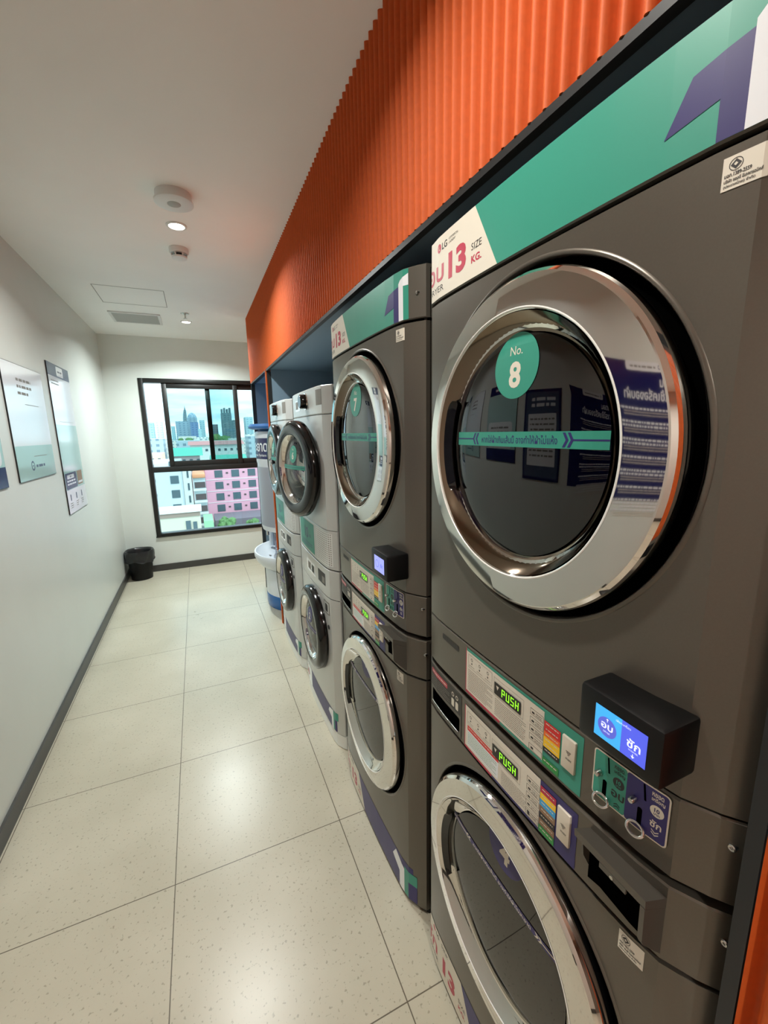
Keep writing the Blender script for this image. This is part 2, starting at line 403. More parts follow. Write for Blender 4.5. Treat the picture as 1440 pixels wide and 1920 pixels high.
lathe('centre_grille', mat('grille_grey', (170, 172, 168), 0.5), r, [(0.001, -0.0418), (0.026, -0.0416), (0.028, -0.0402)], (0, 0, 0), seg=32)
r = empty('smoke_detector', (0.01, 2.91, ZC), 0, 'small white round smoke detector on ceiling behind the first lit lamp', 'smoke detector')
lathe('base_ring', M_white, r, [(0.052, 0), (0.052, -0.022), (0.047, -0.028), (0.001, -0.028)], (0, 0, 0), seg=40)
for k in range(6):
    a = 2 * PI * k / 6; bm = bmesh.new()
    add_tube(bm, [(0.040 * math.cos(a), 0.040 * math.sin(a), -0.028), (0.036 * math.cos(a), 0.036 * math.sin(a), -0.046)], 0.0045, 8)
    link_mesh('vent_post', bm, M_white, r, 40)
lathe('sensor_cap', M_white, r, [(0.042, -0.044), (0.040, -0.052), (0.022, -0.056), (0.001, -0.056)], (0, 0, 0), seg=40)
lathe('sensor_core', M_ink, r, [(0.026, -0.028), (0.026, -0.044)], (0, 0, 0), seg=24)
r = empty('fire_sprinkler', (0.013, 4.35, ZC), 0, 'tiny metal fire sprinkler head hanging from ceiling near the far lamp', 'sprinkler')
lathe('escutcheon', M_screw, r, [(0.036, 0), (0.034, -0.004), (0.01, -0.008), (0.001, -0.008)], (0, 0, 0), seg=24)
lathe('nozzle', M_screw, r, [(0.007, -0.008), (0.007, -0.04), (0.016, -0.042), (0.016, -0.045), (0.001, -0.045)], (0, 0, 0), seg=16)
r = empty('air_vent', (-0.39, 4.64, ZC), 0, 'rectangular slatted air vent set in the ceiling near the far wall', 'vent')
bm = bmesh.new()
for a in ((-0.20, 0.20, -0.185, -0.16), (-0.20, 0.20, 0.16, 0.185), (-0.20, -0.178, -0.16, 0.16), (0.178, 0.20, -0.16, 0.16)): add_box(bm, a[0], a[1], a[2], a[3], -0.01, 0, 0.002)
link_mesh('vent_frame', bm, M_white, r, 35)
bm = bmesh.new(); add_box(bm, -0.178, 0.178, -0.16, 0.16, -0.002, 0)
link_mesh('backing', bm, M_gink, r)
bm = bmesh.new()
for k in range(12):
    y = -0.148 + k * 0.0268
    bm.faces.new([bm.verts.new(p) for p in ((-0.178, y - 0.009, -0.003), (0.178, y - 0.009, -0.003), (0.178, y + 0.008, -0.011), (-0.178, y + 0.008, -0.011))])
tag(link_mesh('slat_row', bm, mat('vent_grey', (176, 180, 176), 0.5), r), kind=None)
bm = bmesh.new()
for a in ((-0.575, -0.571, 3.75, 4.20), (-0.121, -0.117, 3.75, 4.20), (-0.575, -0.117, 4.196, 4.20), (-0.575, -0.117, 3.75, 3.754)): add_box(bm, a[0], a[1], a[2], a[3], ZC - 0.0012, ZC + 0.001)
struct('trim_access_hatch', bm, M_gink)

# ---------------------------------------------------------------- laundry machines
# local frame: x = u to the right as you face it, -y towards you, z up
W1 = 0.73; XF = 0.500
PROF = [(-0.365, 0.050), (-0.345, 0.034), (-0.310, 0.014), (-0.27, 0.0075), (-0.22, 0.0045), (-0.15, 0.002), (-0.07, 0.0005), (0, 0),
        (0.07, 0.0005), (0.15, 0.002), (0.22, 0.0045), (0.27, 0.0075), (0.310, 0.014), (0.345, 0.034), (0.365, 0.050)]
def profile(W, sc=1.0):
    pts = [(W / 2 + a * W / W1, b * sc) for a, b in PROF]
    def pr(u):
        if u <= pts[0][0]: return pts[0][1]
        for (a, b), (c, d) in zip(pts, pts[1:]):
            if u <= c: return b + (d - b) * (u - a) / (c - a)
        return pts[-1][1]
    fn = lambda u, z, off: (u, pr(u) - off, z)
    return pts, pr, fn, [p[0] for p in pts[1:-1]]
P1 = profile(W1)
W2 = 0.69
P2 = profile(W2, 0.9)
def band_part(name, m, parent, P, z0, z1, thick=0.03, inset=0.0, bev=0.0025, top_lip=0.0):
    """a horizontal band of the curved front with softened edges"""
    pts = P[0]; bm = bmesh.new()
    prof2 = [(inset + bev, z0), (inset, z0 + bev), (inset, z1 - bev), (inset + bev, z1)]
    rows = []
    for u, y in pts: rows.append([bm.verts.new((u, y + d, z)) for d, z in prof2] + [bm.verts.new((u, y + thick, z1)), bm.verts.new((u, y + thick, z0))])
    for a, b in zip(rows, rows[1:]):
        for k in range(6): bm.faces.new((a[k], b[k], b[(k + 1) % 6], a[(k + 1) % 6]))
    bm.faces.new(rows[0]); bm.faces.new(rows[-1][::-1])
    return link_mesh(name, bm, m, parent, 14)
def holed_plate(name, m, parent, P, z0, z1, cu, cz, r, thick=0.03):
    pts, pr, fn, br = P; bm = bmesh.new(); u0, u1 = pts[0][0], pts[-1][0]
    outer = [bm.verts.new((u, z, 0)) for u, z in ((u0, z0), (u1, z0), (u1, z1), (u0, z1))]
    hole = [bm.verts.new((cu + r * math.cos(2 * PI * i / 72), cz + r * math.sin(2 * PI * i / 72), 0)) for i in range(72)]
    es = [bm.edges.new((l[i], l[(i + 1) % len(l)])) for l in (outer, hole) for i in range(len(l))]
    bmesh.ops.triangle_fill(bm, use_beauty=True, edges=es, normal=(0, 0, 1))
    bm.normal_update()
    for f in bm.faces:
        if f.normal.z < 0: f.normal_flip()
    for u in br: bmesh.ops.bisect_plane(bm, geom=bm.verts[:] + bm.edges[:] + bm.faces[:], plane_co=(u, 0, 0), plane_no=(1, 0, 0), dist=1e-7)
    bound = [e for e in bm.edges if len(e.link_faces) == 1]
    e2 = bmesh.ops.extrude_edge_only(bm, edges=bound)
    back = {v for v in e2['geom'] if isinstance(v, bmesh.types.BMVert)}
    for v in bm.verts:
        u, z = v.co.x, v.co.y
        v.co = Vector((u, pr(u) + (thick if v in back else 0), z))
    return link_mesh(name, bm, m, parent, 14)

TH_DRY = 'หากใส่ผ้าเกินเส้นนี้ อาจทำให้ผ้าไม่แห้ง'
TH_WASH = 'หากใส่ผ้าเกินเส้นนี้ อาจทำให้ผ้าไม่สะอาด'
def ring_door(root, cu, cz, number, accent, band_z, disc_c, washer=False, show_no=True):
    """chromed porthole door; base plane y=0.015"""
    c = (cu, 0.015, cz)
    d = lathe('door', M_chrome, root, [(0.188, 0.019, -.006), (0.2035, 0.029, -.010), (0.2135, 0.0385, -.012), (0.2155, 0.0405, -.0125), (0.2170, 0.0415, -.0125), (0.2190, 0.0417, -.012), (0.2605, 0.0374, -.001), (0.2618, 0.0366, 0), (0.2668, 0.0318, 0), (0.2690, 0.0270, 0), (0.2700, 0.021, 0), (0.2702, 0.016)], c, 'y', 200, smooth=12)
    lathe('door_back', M_gloss, d, [(0.2702, 0.0158), (0.2690, 0.010), (0.2640, 0.0), (0.2600, -0.028)], c, 'y', 120, smooth=30)
    lathe('rim_lip', mat('bright_lip', (236, 236, 232), 0.25, 0.2), d, [(0.2158, 0.0408, -.0125), (0.2164, 0.0424, -.0125), (0.2178, 0.0428, -.0125), (0.2190, 0.0420, -.012)], c, 'y', 160, smooth=60)
    lathe('inner_bezel', M_chrome if washer else M_bronze, d, [(0.178, 0.0165, -.006), (0.190, 0.0200, -.006), (0.2040, 0.0300, -.010), (0.2130, 0.0396, -.012)], c, 'y', 96, smooth=60)
    gc = cu - 0.006; cg = (gc, c[1], c[2])
    gp = [(0.001, 0.0285), (0.05, 0.0282), (0.10, 0.0272), (0.14, 0.0256), (0.165, 0.0238), (0.182, 0.0205)] if not washer else [(0.001, 0.0275), (0.06, 0.027), (0.12, 0.0255), (0.16, 0.0235), (0.182, 0.0205)]
    lathe('door_glass', M_dglass, d, gp, cg, 'y', 96, smooth=60)
    def gy(u, z):
        r = math.hypot(u - gc, z - cz)
        for (a, b), (e, f) in zip(gp, gp[1:]):
            if r <= e: return b + (f - b) * max(0, r - a) / (e - a)
        return gp[-1][1]
    gfn = lambda u, z, off: (u, c[1] - gy(u, z) - off, z)
    gb = [cu + k * 0.015 for k in range(-12, 13)]; zb = [cz + k * 0.015 for k in range(-12, 13)]
    # round number sticker
    du, dz = disc_c; D = Decal()
    D.disc(du, dz, 0.052, accent, 0, 48)
    if show_no: D.text('No.', du, dz + 0.024, 0.014, M_cream, 1, 0.0, align='c')
    D.text(str(number), du, dz - (0.014 if show_no else 0.0), 0.042, M_cream, 1, 0.035, align='c')
    D.build('number_sticker', d, gfn, gb, base=0.001, zbreaks=zb)
    # load limit strip
    D = Decal(); h = 0.0125 if not washer else 0.006
    D.rect(cu - 0.174, band_z - h, cu + 0.174, band_z + h, accent, 0)
    ink = M_navy if not washer else M_cream
    lw = 0.0012
    D.rect(cu - 0.174, band_z - lw, cu - 0.118, band_z + lw, ink, 1); D.rect(cu + 0.118, band_z - lw, cu + 0.174, band_z + lw, ink, 1)
    hh = h * 0.85
    for sx, base in ((-1, cu - 0.104), (1, cu + 0.104)):
        for k in (0, 1):
            q = base + sx * k * 0.009 - sx * 0.004
            D.poly([(q, band_z + hh), (q + sx * 0.005, band_z + hh), (q + sx * 0.011, band_z), (q + sx * 0.006, band_z)][::sx], ink, 1)
            D.poly([(q + sx * 0.006, band_z), (q + sx * 0.011, band_z), (q + sx * 0.005, band_z - hh), (q, band_z - hh)][::sx], ink, 1)
    D.text(TH_DRY if not washer else TH_WASH, cu, band_z, 0.0135 if not washer else 0.0095, ink, 1, 0.01, w=0.182, align='c')
    D.build('load_limit_strip', d, gfn, gb, base=0.001, zbreaks=zb)
    # handle pocket in the bezel, left side
    bm = bmesh.new(); rows = []
    for i in range(25):
        th = PI + math.radians(-27 + 54 * i / 24)
        e = min(1, min(i, 24 - i) / 2.5) ** 0.5
        rows.append([bm.verts.new((cu + rr * math.cos(th), c[1] - hh2, cz + rr * math.sin(th))) for rr, hh2 in
                     ((0.1985 - 0.0085 * e, 0.0275), (0.1985 - 0.0085 * e, 0.0245 + 0.0055 * e), (0.1985 + 0.0065 * e, 0.037), (0.1985 + 0.0095 * e, 0.0385))])
    for a, b in zip(rows, rows[1:]):
        for k in range(3): bm.faces.new((a[k], b[k], b[k + 1], a[k + 1]))
    link_mesh('handle_pocket', bm, M_gloss, d, 40)
    # black surround and drum
    bm = bmesh.new(); rows = []
    for i in range(120):
        th = 2 * PI * i / 120; row = []
        for q, off in ((0.2818, -0.010), (0.2825, 0.0008), (0.2845, 0.0026), (0.2875, 0.0022), (0.2895, 0.0002)):
            u, z = cu + q * math.cos(th), cz + q * math.sin(th); row.append(bm.verts.new((u, P1[1](u) - off, z)))
        rows.append(row)
    for i in range(120):
        a, b = rows[i], rows[(i + 1) % 120]
        for k in range(4): bm.faces.new((a[k], b[k], b[k + 1], a[k + 1]))
    link_mesh('door_surround', bm, M_grey, root, 60)
    lathe('door_recess', M_black, root, [(0.2828, 0.008), (0.2822, -0.030), (0.215, -0.036), (0.205, -0.04)], c, 'y', 72, smooth=40)
    lathe('drum', M_steel, root, [(0.212, -0.037), (0.222, -0.06), (0.225, -0.40), (0.10, -0.43), (0.001, -0.43)], c, 'y', 72, smooth=40)
    return d
def screw(root, P, u, z):
    bm = bmesh.new(); x, y, _ = P[2](u, z, 0)
    add_lathe(bm, [(0.0048, -0.006), (0.0046, 0.0030), (0.0034, 0.0040), (0.0016, 0.0036), (0.0014, 0.002), (0.001, 0.002)], (x, y, z), 'y', 20)
    pass
    return link_mesh('screw', bm, M_screw, root, 40)
def cabinet(root, W, z0, z1, m=None):
    box('cabinet_body', m or M_cab, root, 0.006, W - 0.006, 0.052, 0.72, z0, z1, 0.004)
def safety_sticker(root, P, u0, z1, w=0.036, h=0.03, lines=('มอก.1389-2559', 'บริษัท แอลจี อีเลคทรอนิคส์', '(ประเทศไทย) จำกัด')):
    D = Decal(); D.rect(u0, z1 - h, u0 + w, z1, M_cream, 0)
    D.ring(u0 + w * .30, z1 - h * .28, h * .17, h * .19, M_ink, 1, 20)
    q = h * .15; D.poly([(u0 + w * .30 - q, z1 - h * .28), (u0 + w * .30, z1 - h * .28 - q), (u0 + w * .30 + q, z1 - h * .28), (u0 + w * .30, z1 - h * .28 + q)], M_ink, 1)
    q *= .4; D.poly([(u0 + w * .30 - q, z1 - h * .28), (u0 + w * .30, z1 - h * .28 - q), (u0 + w * .30 + q, z1 - h * .28), (u0 + w * .30, z1 - h * .28 + q)], M_cream, 2)
    for k, t in enumerate(lines): D.text(t, u0 + w * .06, z1 - h * (.62 + .16 * k), h * .12, M_ink, 1, 0.02, w=w * (.6, .85, .7)[k])
    return D.build('safety_sticker', root, P[2], P[3])
def corner_one(D, u, z, k, ca, cb, cc, clip=None):
    """folded numeral 1: arm and stem ca, body cb, edge cc; height 0.127*k"""
    return D
def control_sticker(root, P, z0, washer):
    """printed overlay on a control strip; u as seen on the machine, z0 = strip centre offset"""
    D = Decal(); u0, u1 = 0.229, 0.541; zt, zb = z0 + 0.053, z0 - 0.053
    acc = M_navy if washer else M_teal
    D.rect(u0, zb, u1, zt, acc, 0)
    D.rect(u0, zb, u0 + 0.12 if not washer else u0 + 0.10, zb + 0.006, M_red, 1); D.rect(u0, zb, u0 + 0.003, zt, M_red, 1)
    D.rect(u0 + 0.003, zb + 0.006, 0.462, zt - (0.006 if not washer else 0.0), M_cream, 2)
    D.outline(0.239, z0 + 0.012, 0.322, z0 + 0.042, 0.0006, M_gink, 3)
    for k in range(3):
        D.ring(0.252 + k * 0.028, z0 + 0.033, 0.0024, 0.0034, M_ink, 3, 12); D.rect(0.2505 + k * 0.028, z0 + 0.022, 0.2535 + k * 0.028, z0 + 0.026, M_ink, 3)
        D.lines(0.243 + k * 0.028, z0 + 0.018, 0.262 + k * 0.028, 1, 0.002, 0.0011, M_gink, 3, k)
    if washer:
        D.rect(0.241, z0 - 0.004, 0.35, z0 + 0.008, M_scar, 3); D.lines(0.245, z0 + 0.004, 0.34, 1, 1, 0.002, M_cream, 4, 9)
        D.rect(0.241, z0 - 0.042, 0.35, z0 - 0.004, M_pwht, 3); D.lines(0.244, z0 - 0.008, 0.345, 7, 0.0045, 0.0012, M_grn, 4, 7)
        D.lines(0.36, z0 - 0.012, 0.43, 9, 0.0038, 0.0011, M_gink, 3, 21)
    else:
        D.lines(0.239, z0 + 0.006, 0.325, 12, 0.0042, 0.0012, M_gink, 3, 5)
        D.lines(0.333, z0 - 0.006, 0.42, 9, 0.0042, 0.0012, M_gink, 3, 6)
    D.outline(0.328, z0 - 0.001, 0.413, z0 + 0.038, 0.0005, M_gink, 3)
    for k in range(4 if not washer else 5):
        zz = z0 + 0.036 - k * 0.0165
        D.outline(0.430, zz - 0.012, 0.461, zz, 0.0006, M_ink, 3); D.rect(0.434, zz - 0.0085, 0.440, zz - 0.005, M_ink, 4); D.lines(0.443, zz - 0.004, 0.458, 2, 0.004, 0.0013, M_gink, 4, k)
    zz = z0 - 0.034; D.outline(0.430, zz - 0.012, 0.461, zz, 0.0006, M_ink, 3); D.rect(0.435, zz - 0.0085, 0.441, zz - 0.0045, M_ink, 4)
    cols = [M_scar, M_scar, M_ora, M_yel, M_yel, M_ink] if not washer else [M_red, M_yel, M_skyb, M_brown, M_ink, M_brown]
    ztop = z0 + (0.033 if not washer else 0.043); st = (ztop - (z0 - 0.026)) / 6 if not washer else (ztop - (z0 - 0.036)) / 6
    for k, m in enumerate(cols):
        D.rect(0.463, ztop - (k + 1) * st, 0.498, ztop - k * st, m, 3); D.lines(0.467, ztop - k * st - st * .35, 0.494, 1, 1, 0.0017, M_cream, 4, k)
    D.rect(0.463, z0 - 0.051, 0.498, z0 - 0.037, M_grn, 3); D.lines(0.466, z0 - 0.041, 0.494, 1, 1, 0.002, M_cream, 4, 3)
    D.build('control_overlay', root, P[2], P[3])
    # display
    dd = Decal(); dd.rrect(0.331, z0 + 0.004, 0.407, z0 + 0.030, 0.002, M_gloss, 0)
    dd.poly([(0.337, z0 + 0.024), (0.345, z0 + 0.024), (0.341, z0 + 0.015)], M_cream, 1)
    seg = {'P': 'abefg', 'U': 'bcdef', 'S': 'acdfg', 'H': 'bcefg'}
    sg = lambda q, bx, bz, w, h: dict(a=(bx, bz + h - .0016, bx + w, bz + h), g=(bx, bz + h / 2 - .0008, bx + w, bz + h / 2 + .0008), d=(bx, bz, bx + w, bz + .0016),
         f=(bx, bz + h / 2, bx + .0018, bz + h), b=(bx + w - .0018, bz + h / 2, bx + w, bz + h), e=(bx, bz, bx + .0018, bz + h / 2), c=(bx + w - .0018, bz, bx + w, bz + h / 2))[q]
    for k, ch in enumerate('PUSH'):
        for q in seg[ch]: dd.rect(*sg(q, 0.354 + k * 0.0128, z0 + 0.009, 0.0088, 0.0165), M_led, 1)
    dd.build('display', root, P[2], P[3], base=0.0022)
    # card reader plate
    bm = bmesh.new(); y = P[1](0.517)
    add_box(bm, 0.503, 0.530, y - 0.0045, y + 0.002, z0 - 0.022, z0 + (0.036 if not washer else 0.040), 0.0018)
    cp = link_mesh('card_plate', bm, M_silver, root, 40)
    D = Decal()
    for k in range(3): D.rect(0.5135 - k * 0.0018 + 0.003, z0 + 0.007 + k * 0.0028, 0.5165 + k * 0.0018 + 0.003, z0 + 0.008 + k * 0.0028, M_ink, 0)
    D.text('START', 0.519, z0 - 0.0005, 0.003, M_ink, 0, 0.02, align='c')
    D.build('plate_print', cp, lambda u, z, off: (u, y - 0.0045 - off, z))

def corner_numeral(D, u, zt, zb, s, body, arm, edge, tail, umax):
    """the folded figure 1 at the right end of the printed bands"""
    D.poly([(u - 0.078 * s, zb + 0.033 * s), (u - 0.060 * s, zb + 0.080 * s), (u, min(zt, zb + 0.094 * s)), (u, zb), (u - 0.026 * s, zb), (u - 0.026 * s, zb + 0.045 * s)], arm, 1)
    return D
def grey_dryer(yr, number, label, first):
    root = empty('clothes_dryer', (XF, yr, 0.978), -PI / 2, label, 'dryer', 'dark grey stacked dryers')
    zb = -0.978; P = P1
    T = lambda z: z + zb
    cabinet(root, W1, T(0.986), T(1.962), M_cab)
    tp = band_part('top_panel', M_greyd, root, P, T(1.8455), T(1.968))
    holed_plate('front_panel', M_grey, root, P, T(1.112), T(1.838), 0.378, T(1.536), 0.2835)
    band_part('control_panel', M_grey, root, P, T(0.988), T(1.1075))
    band_part('gap_backing', M_void, root, P, T(0.990), T(1.960), 0.012, inset=0.014)
    ring_door(root, 0.378, T(1.536), number, M_teal, T(1.552), (0.370, T(1.670)))
    # printed band
    D = Decal(); zt, z0 = T(1.966), T(1.8475)
    D.rect(0.012, z0, 0.690, zt, M_teal, 0)
    D.poly([(0.012, z0), (0.300, z0), (0.232, zt), (0.012, zt)], M_cream, 1)
    # folded 1: navy arm and stem, white body, teal edge
    D.poly([(0.581, T(1.877)), (0.606, T(1.922)), (0.657, T(1.931)), (0.657, z0), (0.634, z0), (0.634, T(1.886))], M_navy, 2)
    D.poly([(0.657, z0), (0.676, z0), (0.676, T(1.928)), (0.690, T(1.928)), (0.690, T(1.955)), (0.664, T(1.944)), (0.657, T(1.937))], M_pwht, 2)
    D.disc(0.098, T(1.944), 0.0085, M_red, 2, 24)
    D.rect(0.0965, T(1.940), 0.0978, T(1.948), M_cream, 3); D.rect(0.0965, T(1.940), 0.101, T(1.9412), M_cream, 3); D.disc(0.0945, T(1.946), 0.001, M_cream, 3, 8)
    D.text('LG', 0.110, T(1.9375), 0.013, M_ink, 2, 0.02, w=0.022)
    D.text('COMMERCIAL', 0.139, T(1.946), 0.0042, M_ink, 2, 0, w=0.036); D.text('LAUNDRY', 0.139, T(1.939), 0.0042, M_ink, 2, 0, w=0.026)
    D.text('อบ', 0.040, T(1.880), 0.032, M_red, 2, 0.02, w=0.078); D.text('DRYER', 0.040, T(1.860), 0.012, M_ink, 2, 0, w=0.077)
    D.text('13', 0.138, T(1.872), 0.050, M_red, 2, 0.045, w=0.066)
    D.text('SIZE', 0.222, T(1.895), 0.012, M_ink, 2, 0, w=0.032); D.text('KG.', 0.222, T(1.873), 0.013, M_red, 2, 0.03, w=0.032)
    D.build('printed_band', tp, P[2], P[3])
    safety_sticker(root, P, 0.643, T(1.829))
    screw(root, P, 0.712, T(1.905)); screw(root, P, 0.722, T(1.072))
    # lower left: faint badge and vent slot
    D = Decal(); D.disc(0.075, T(1.086), 0.005, M_gink, 0, 16); D.text('LG', 0.084, T(1.082), 0.008, M_gink, 0, 0.01)
    D.rrect(0.124, T(1.072), 0.199, T(1.086), 0.003, M_cab, 0)
    for k in range(8): D.rect(0.127 + k * 0.009, T(1.075), 0.132 + k * 0.009, T(1.083), M_ink, 1)
    D.build('badge', root, P[2], P[3])
    control_sticker(root, P, T(1.048), False)
    # coin panel
    y0 = P[1](0.615)
    cpn = Decal(); cpn.rrect(0.561, T(1.026), 0.668, T(1.104), 0.006, M_silver, 0)
    cpn.rrect(0.563, T(1.028), 0.6125, T(1.102), 0.004, M_teal, 1); cpn.rrect(0.6125, T(1.028), 0.666, T(1.102), 0.004, M_navy, 1)
    for bx, th, arrow in ((0.563, 'อบ', 1), (0.615, 'ซัก', -1)):
        dk = M_ink if arrow == 1 else M_cream
        cpn.poly([(bx + 0.0195, T(1.101)), (bx + 0.022, T(1.101)), (bx + 0.025, T(1.077)), (bx + 0.0225, T(1.077))], M_void, 2)
        cpn.rrect(bx + 0.015, T(1.034), bx + 0.0215, T(1.062), 0.003, M_void, 2)
        cpn.text('หยอด', bx + 0.031, T(1.092), 0.006, dk, 2, 0.02, w=0.014); cpn.text('เหรียญ', bx + 0.031, T(1.084), 0.007, dk, 2, 0.02, w=0.016)
        cpn.disc(bx + 0.0385, T(1.072), 0.0085, dk, 2, 24); cpn.text('10', bx + 0.0385, T(1.0735), 0.006, M_teal if arrow == 1 else M_navy, 3, 0.03, align='c'); cpn.text('บาท', bx + 0.0385, T(1.0675), 0.003, M_teal if arrow == 1 else M_navy, 3, 0.02, align='c')
        cpn.text(th, bx + 0.0385, T(1.052), 0.011, dk, 2, 0.02, align='c')
        for k in range(2):
            z = T(1.040) - k * 0.004 * 1
            for sx in (-1, 1):
                cpn.poly([(bx + 0.0385, z), (bx + 0.0385 + sx * 0.0045, z - 0.0035 * arrow), (bx + 0.0385 + sx * 0.0045, z - 0.0035 * arrow - 0.0016), (bx + 0.0385, z - 0.0016)], dk, 2)
    plate = cpn.build('coin_panel', root, P[2], P[3], base=0.0022)
    for bx in (0.563, 0.615):
        yy = P[1](bx + 0.01)
        lathe('coin_button', M_screw, plate, [(0.001, 0.009), (0.0035, 0.0085), (0.0045, 0.006), (0.0045, 0.0)], (bx + 0.010, yy - 0.003, T(1.069)), 'y', 20)
        bm = bmesh.new(); cen = (bx + 0.018, yy - 0.008, T(1.030))
        n = 24; rr = []
        for i in range(n + 1):
            a = 2 * PI * i / n
            rr.append((cen[0] + 0.0115 * math.cos(a), cen[1] + 0.005 * math.sin(a), cen[2] + 0.0065 * math.sin(a)))
        add_tube(bm, rr, 0.0022, 8)
        link_mesh('return_cup', bm, M_chrome, plate, 50)
    # payment terminal box
    bm = bmesh.new(); add_box(bm, 0.570, 0.686, -0.050, P[1](0.68) + 0.002, T(1.153), T(1.2305), 0.006)
    pt = link_mesh('payment_terminal', bm, M_black, root, 35)
    D = Decal()
    sx0, sx1, sz0, sz1 = 0.597, 0.668, T(1.170), T(1.2145)
    if first:
        mid = 0.635
        D.rect(sx0, sz0, mid, sz1, M_scrL, 0); D.rect(mid, sz0, sx1, sz1, M_scrB, 0)
        D.disc(0.6155, T(1.190), 0.0135, M_scrV, 1, 32); D.text('อบ', 0.6155, T(1.191), 0.008, M_scrW, 2, 0.02, w=0.017, align='c')
        D.text('DRYER', 0.6155, T(1.183), 0.0022, M_scrW, 2, 0, align='c'); D.rect(0.6150, T(1.1975), 0.6160, T(1.2015), M_scrW, 2)
        D.poly([(0.6135, T(1.2005)), (0.6175, T(1.2005)), (0.6155, T(1.2025))], M_scrW, 2)
        D.text('ซัก', 0.652, T(1.191), 0.0125, M_scrW, 1, 0.02, w=0.018, align='c'); D.text('WASHER', 0.652, T(1.182), 0.0022, M_scrW, 1, 0, align='c')
        D.rect(0.6515, T(1.1745), 0.6525, T(1.179), M_scrW, 1); D.poly([(0.6495, T(1.176)), (0.652, T(1.173)), (0.6545, T(1.176))], M_scrW, 1)
        D.text('เลือกเครื่อง', 0.637, T(1.209), 0.0035, M_scrW, 1, 0, w=0.020, align='c')
    else:
        D.rect(sx0, sz0, sx1, sz1, M_scrP, 0); D.ring(0.618, T(1.192), 0.010, 0.0115, M_scrB, 1, 24); D.text('ซัก', 0.650, T(1.192), 0.013, M_scrB, 1, 0.01, align='c'); D.rect(0.6335, sz0, 0.6345, sz1, M_scrB, 1)
    D.build('screen', pt, lambda u, z, off: (u, -0.050 - off, z))
    return root
def grey_washer(yr, number, label, first):
    root = empty('washing_machine', (XF, yr, 0.0), -PI / 2, label, 'washing machine', 'dark grey washing machines under dryers')
    P = P1; dz = 0.560 if first else 0.552
    cabinet(root, W1, 0.004, 0.966, M_cab)
    band_part('control_panel', M_grey, root, P, 0.853, 0.974)
    holed_plate('front_panel', M_grey, root, P, 0.018, 0.8475, 0.378, dz, 0.2835)
    band_part('kick_plate', M_black, root, P, 0.0, 0.0165, inset=0.010)
    band_part('gap_backing', M_void, root, P, 0.004, 0.966, 0.012, inset=0.014)
    ring_door(root, 0.378, dz, number, M_navy, 0.650, (0.388, 0.742), True, first)
    # detergent drawer with slot
    D = Decal(); D.rect(0.056, 0.858, 0.214, 0.972, M_greyd, 0); D.outline(0.056, 0.858, 0.214, 0.972, 0.0012, M_ink, 1)
    D.rect(0.060, 0.915, 0.210, 0.969, M_cab, 1); D.rrect(0.068, 0.872, 0.206, 0.907, 0.004, M_void, 1)
    D.rrect(0.064, 0.950, 0.150, 0.963, 0.003, M_red, 2)
    D.lines(0.070, 0.958, 0.146, 1, 1, 0.0028, M_cream, 3, 2); D.lines(0.064, 0.944, 0.160, 5, 0.0055, 0.0016, M_gink, 2, 3)
    for k in (0, 1):
        D.ring(0.176 + k * 0.018, 0.953, 0.0035, 0.0055, M_cream, 2, 16); D.rrect(0.170 + k * 0.018, 0.922, 0.182 + k * 0.018, 0.942, 0.003, M_cream, 2)
    D.build('detergent_drawer', root, P[2], P[3])
    bm = bmesh.new(); add_tube(bm, [P[2](0.07, 0.871, 0.002), P[2](0.14, 0.8705, 0.002), P[2](0.204, 0.871, 0.002)], 0.0012, 8)
    link_mesh('drawer_lip', bm, M_screw, root, 50)
    control_sticker(root, P, 0.909, True)
    # coin cup box: hood and side cheeks sloping back to the panel
    u0, u1, yf = 0.563, 0.675, -0.031; bm = bmesh.new()
    yb = P[1](0.66) + 0.003
    def prism(ua, ub, pts):
        a = [bm.verts.new((ua, y, z)) for y, z in pts]; b = [bm.verts.new((ub, y, z)) for y, z in pts]
        bm.faces.new(a); bm.faces.new(b[::-1])
        for k in range(len(pts)): bm.faces.new((a[k], a[(k + 1) % len(pts)], b[(k + 1) % len(pts)], b[k]))
    prism(u0, u1, ((yf, 0.975), (yf + 0.001, 0.962), (yb, 0.939), (yb, 0.955)))
    prism(u1 - 0.0065, u1 - 0.0001, ((yf + 0.0004, 0.9618), (yf + 0.002, 0.909), (yf + 0.006, 0.901), (yb, 0.862), (yb, 0.9388)))
    prism(u0 + 0.0001, u0 + 0.003, ((yf + 0.016, 0.953), (yf + 0.020, 0.92), (yb, 0.872), (yb, 0.9388)))
    prism(0.607, 0.648, ((yf + 0.0008, 0.9616), (yf + 0.0008, 0.953), (yf + 0.004, 0.953), (yf + 0.004, 0.9606)))
    cup = link_mesh('coin_cup', bm, M_greyd, root, 35)
    D = Decal(); D.poly([(u0 + 0.003, 0.872), (u0 + 0.024, 0.876), (u1 - 0.0066, 0.862), (u1 - 0.0066, 0.944), (u0 + 0.003, 0.944)], M_void, 0)
    D.build('cup_inside', cup, P[2], P[3], base=0.0012)
    bm = bmesh.new()
    prism(u1 - 0.0072, u1 - 0.0067, ((yf + 0.003, 0.9605), (yf + 0.005, 0.911), (yb - 0.006, 0.867), (yb - 0.006, 0.9388)))
    prism(u0 + 0.0035, u1 - 0.0075, ((yf + 0.005, 0.9598), (yf + 0.005, 0.9590), (yb - 0.004, 0.9365), (yb - 0.004, 0.9373)))
    link_mesh('cup_lining', bm, M_void, cup)
    lathe('cup_lock', M_screw, cup, [(0.001, 0.001), (0.0028, 0.001), (0.003, -0.002)], (0.627, yf + 0.0006, 0.957), 'y', 16)
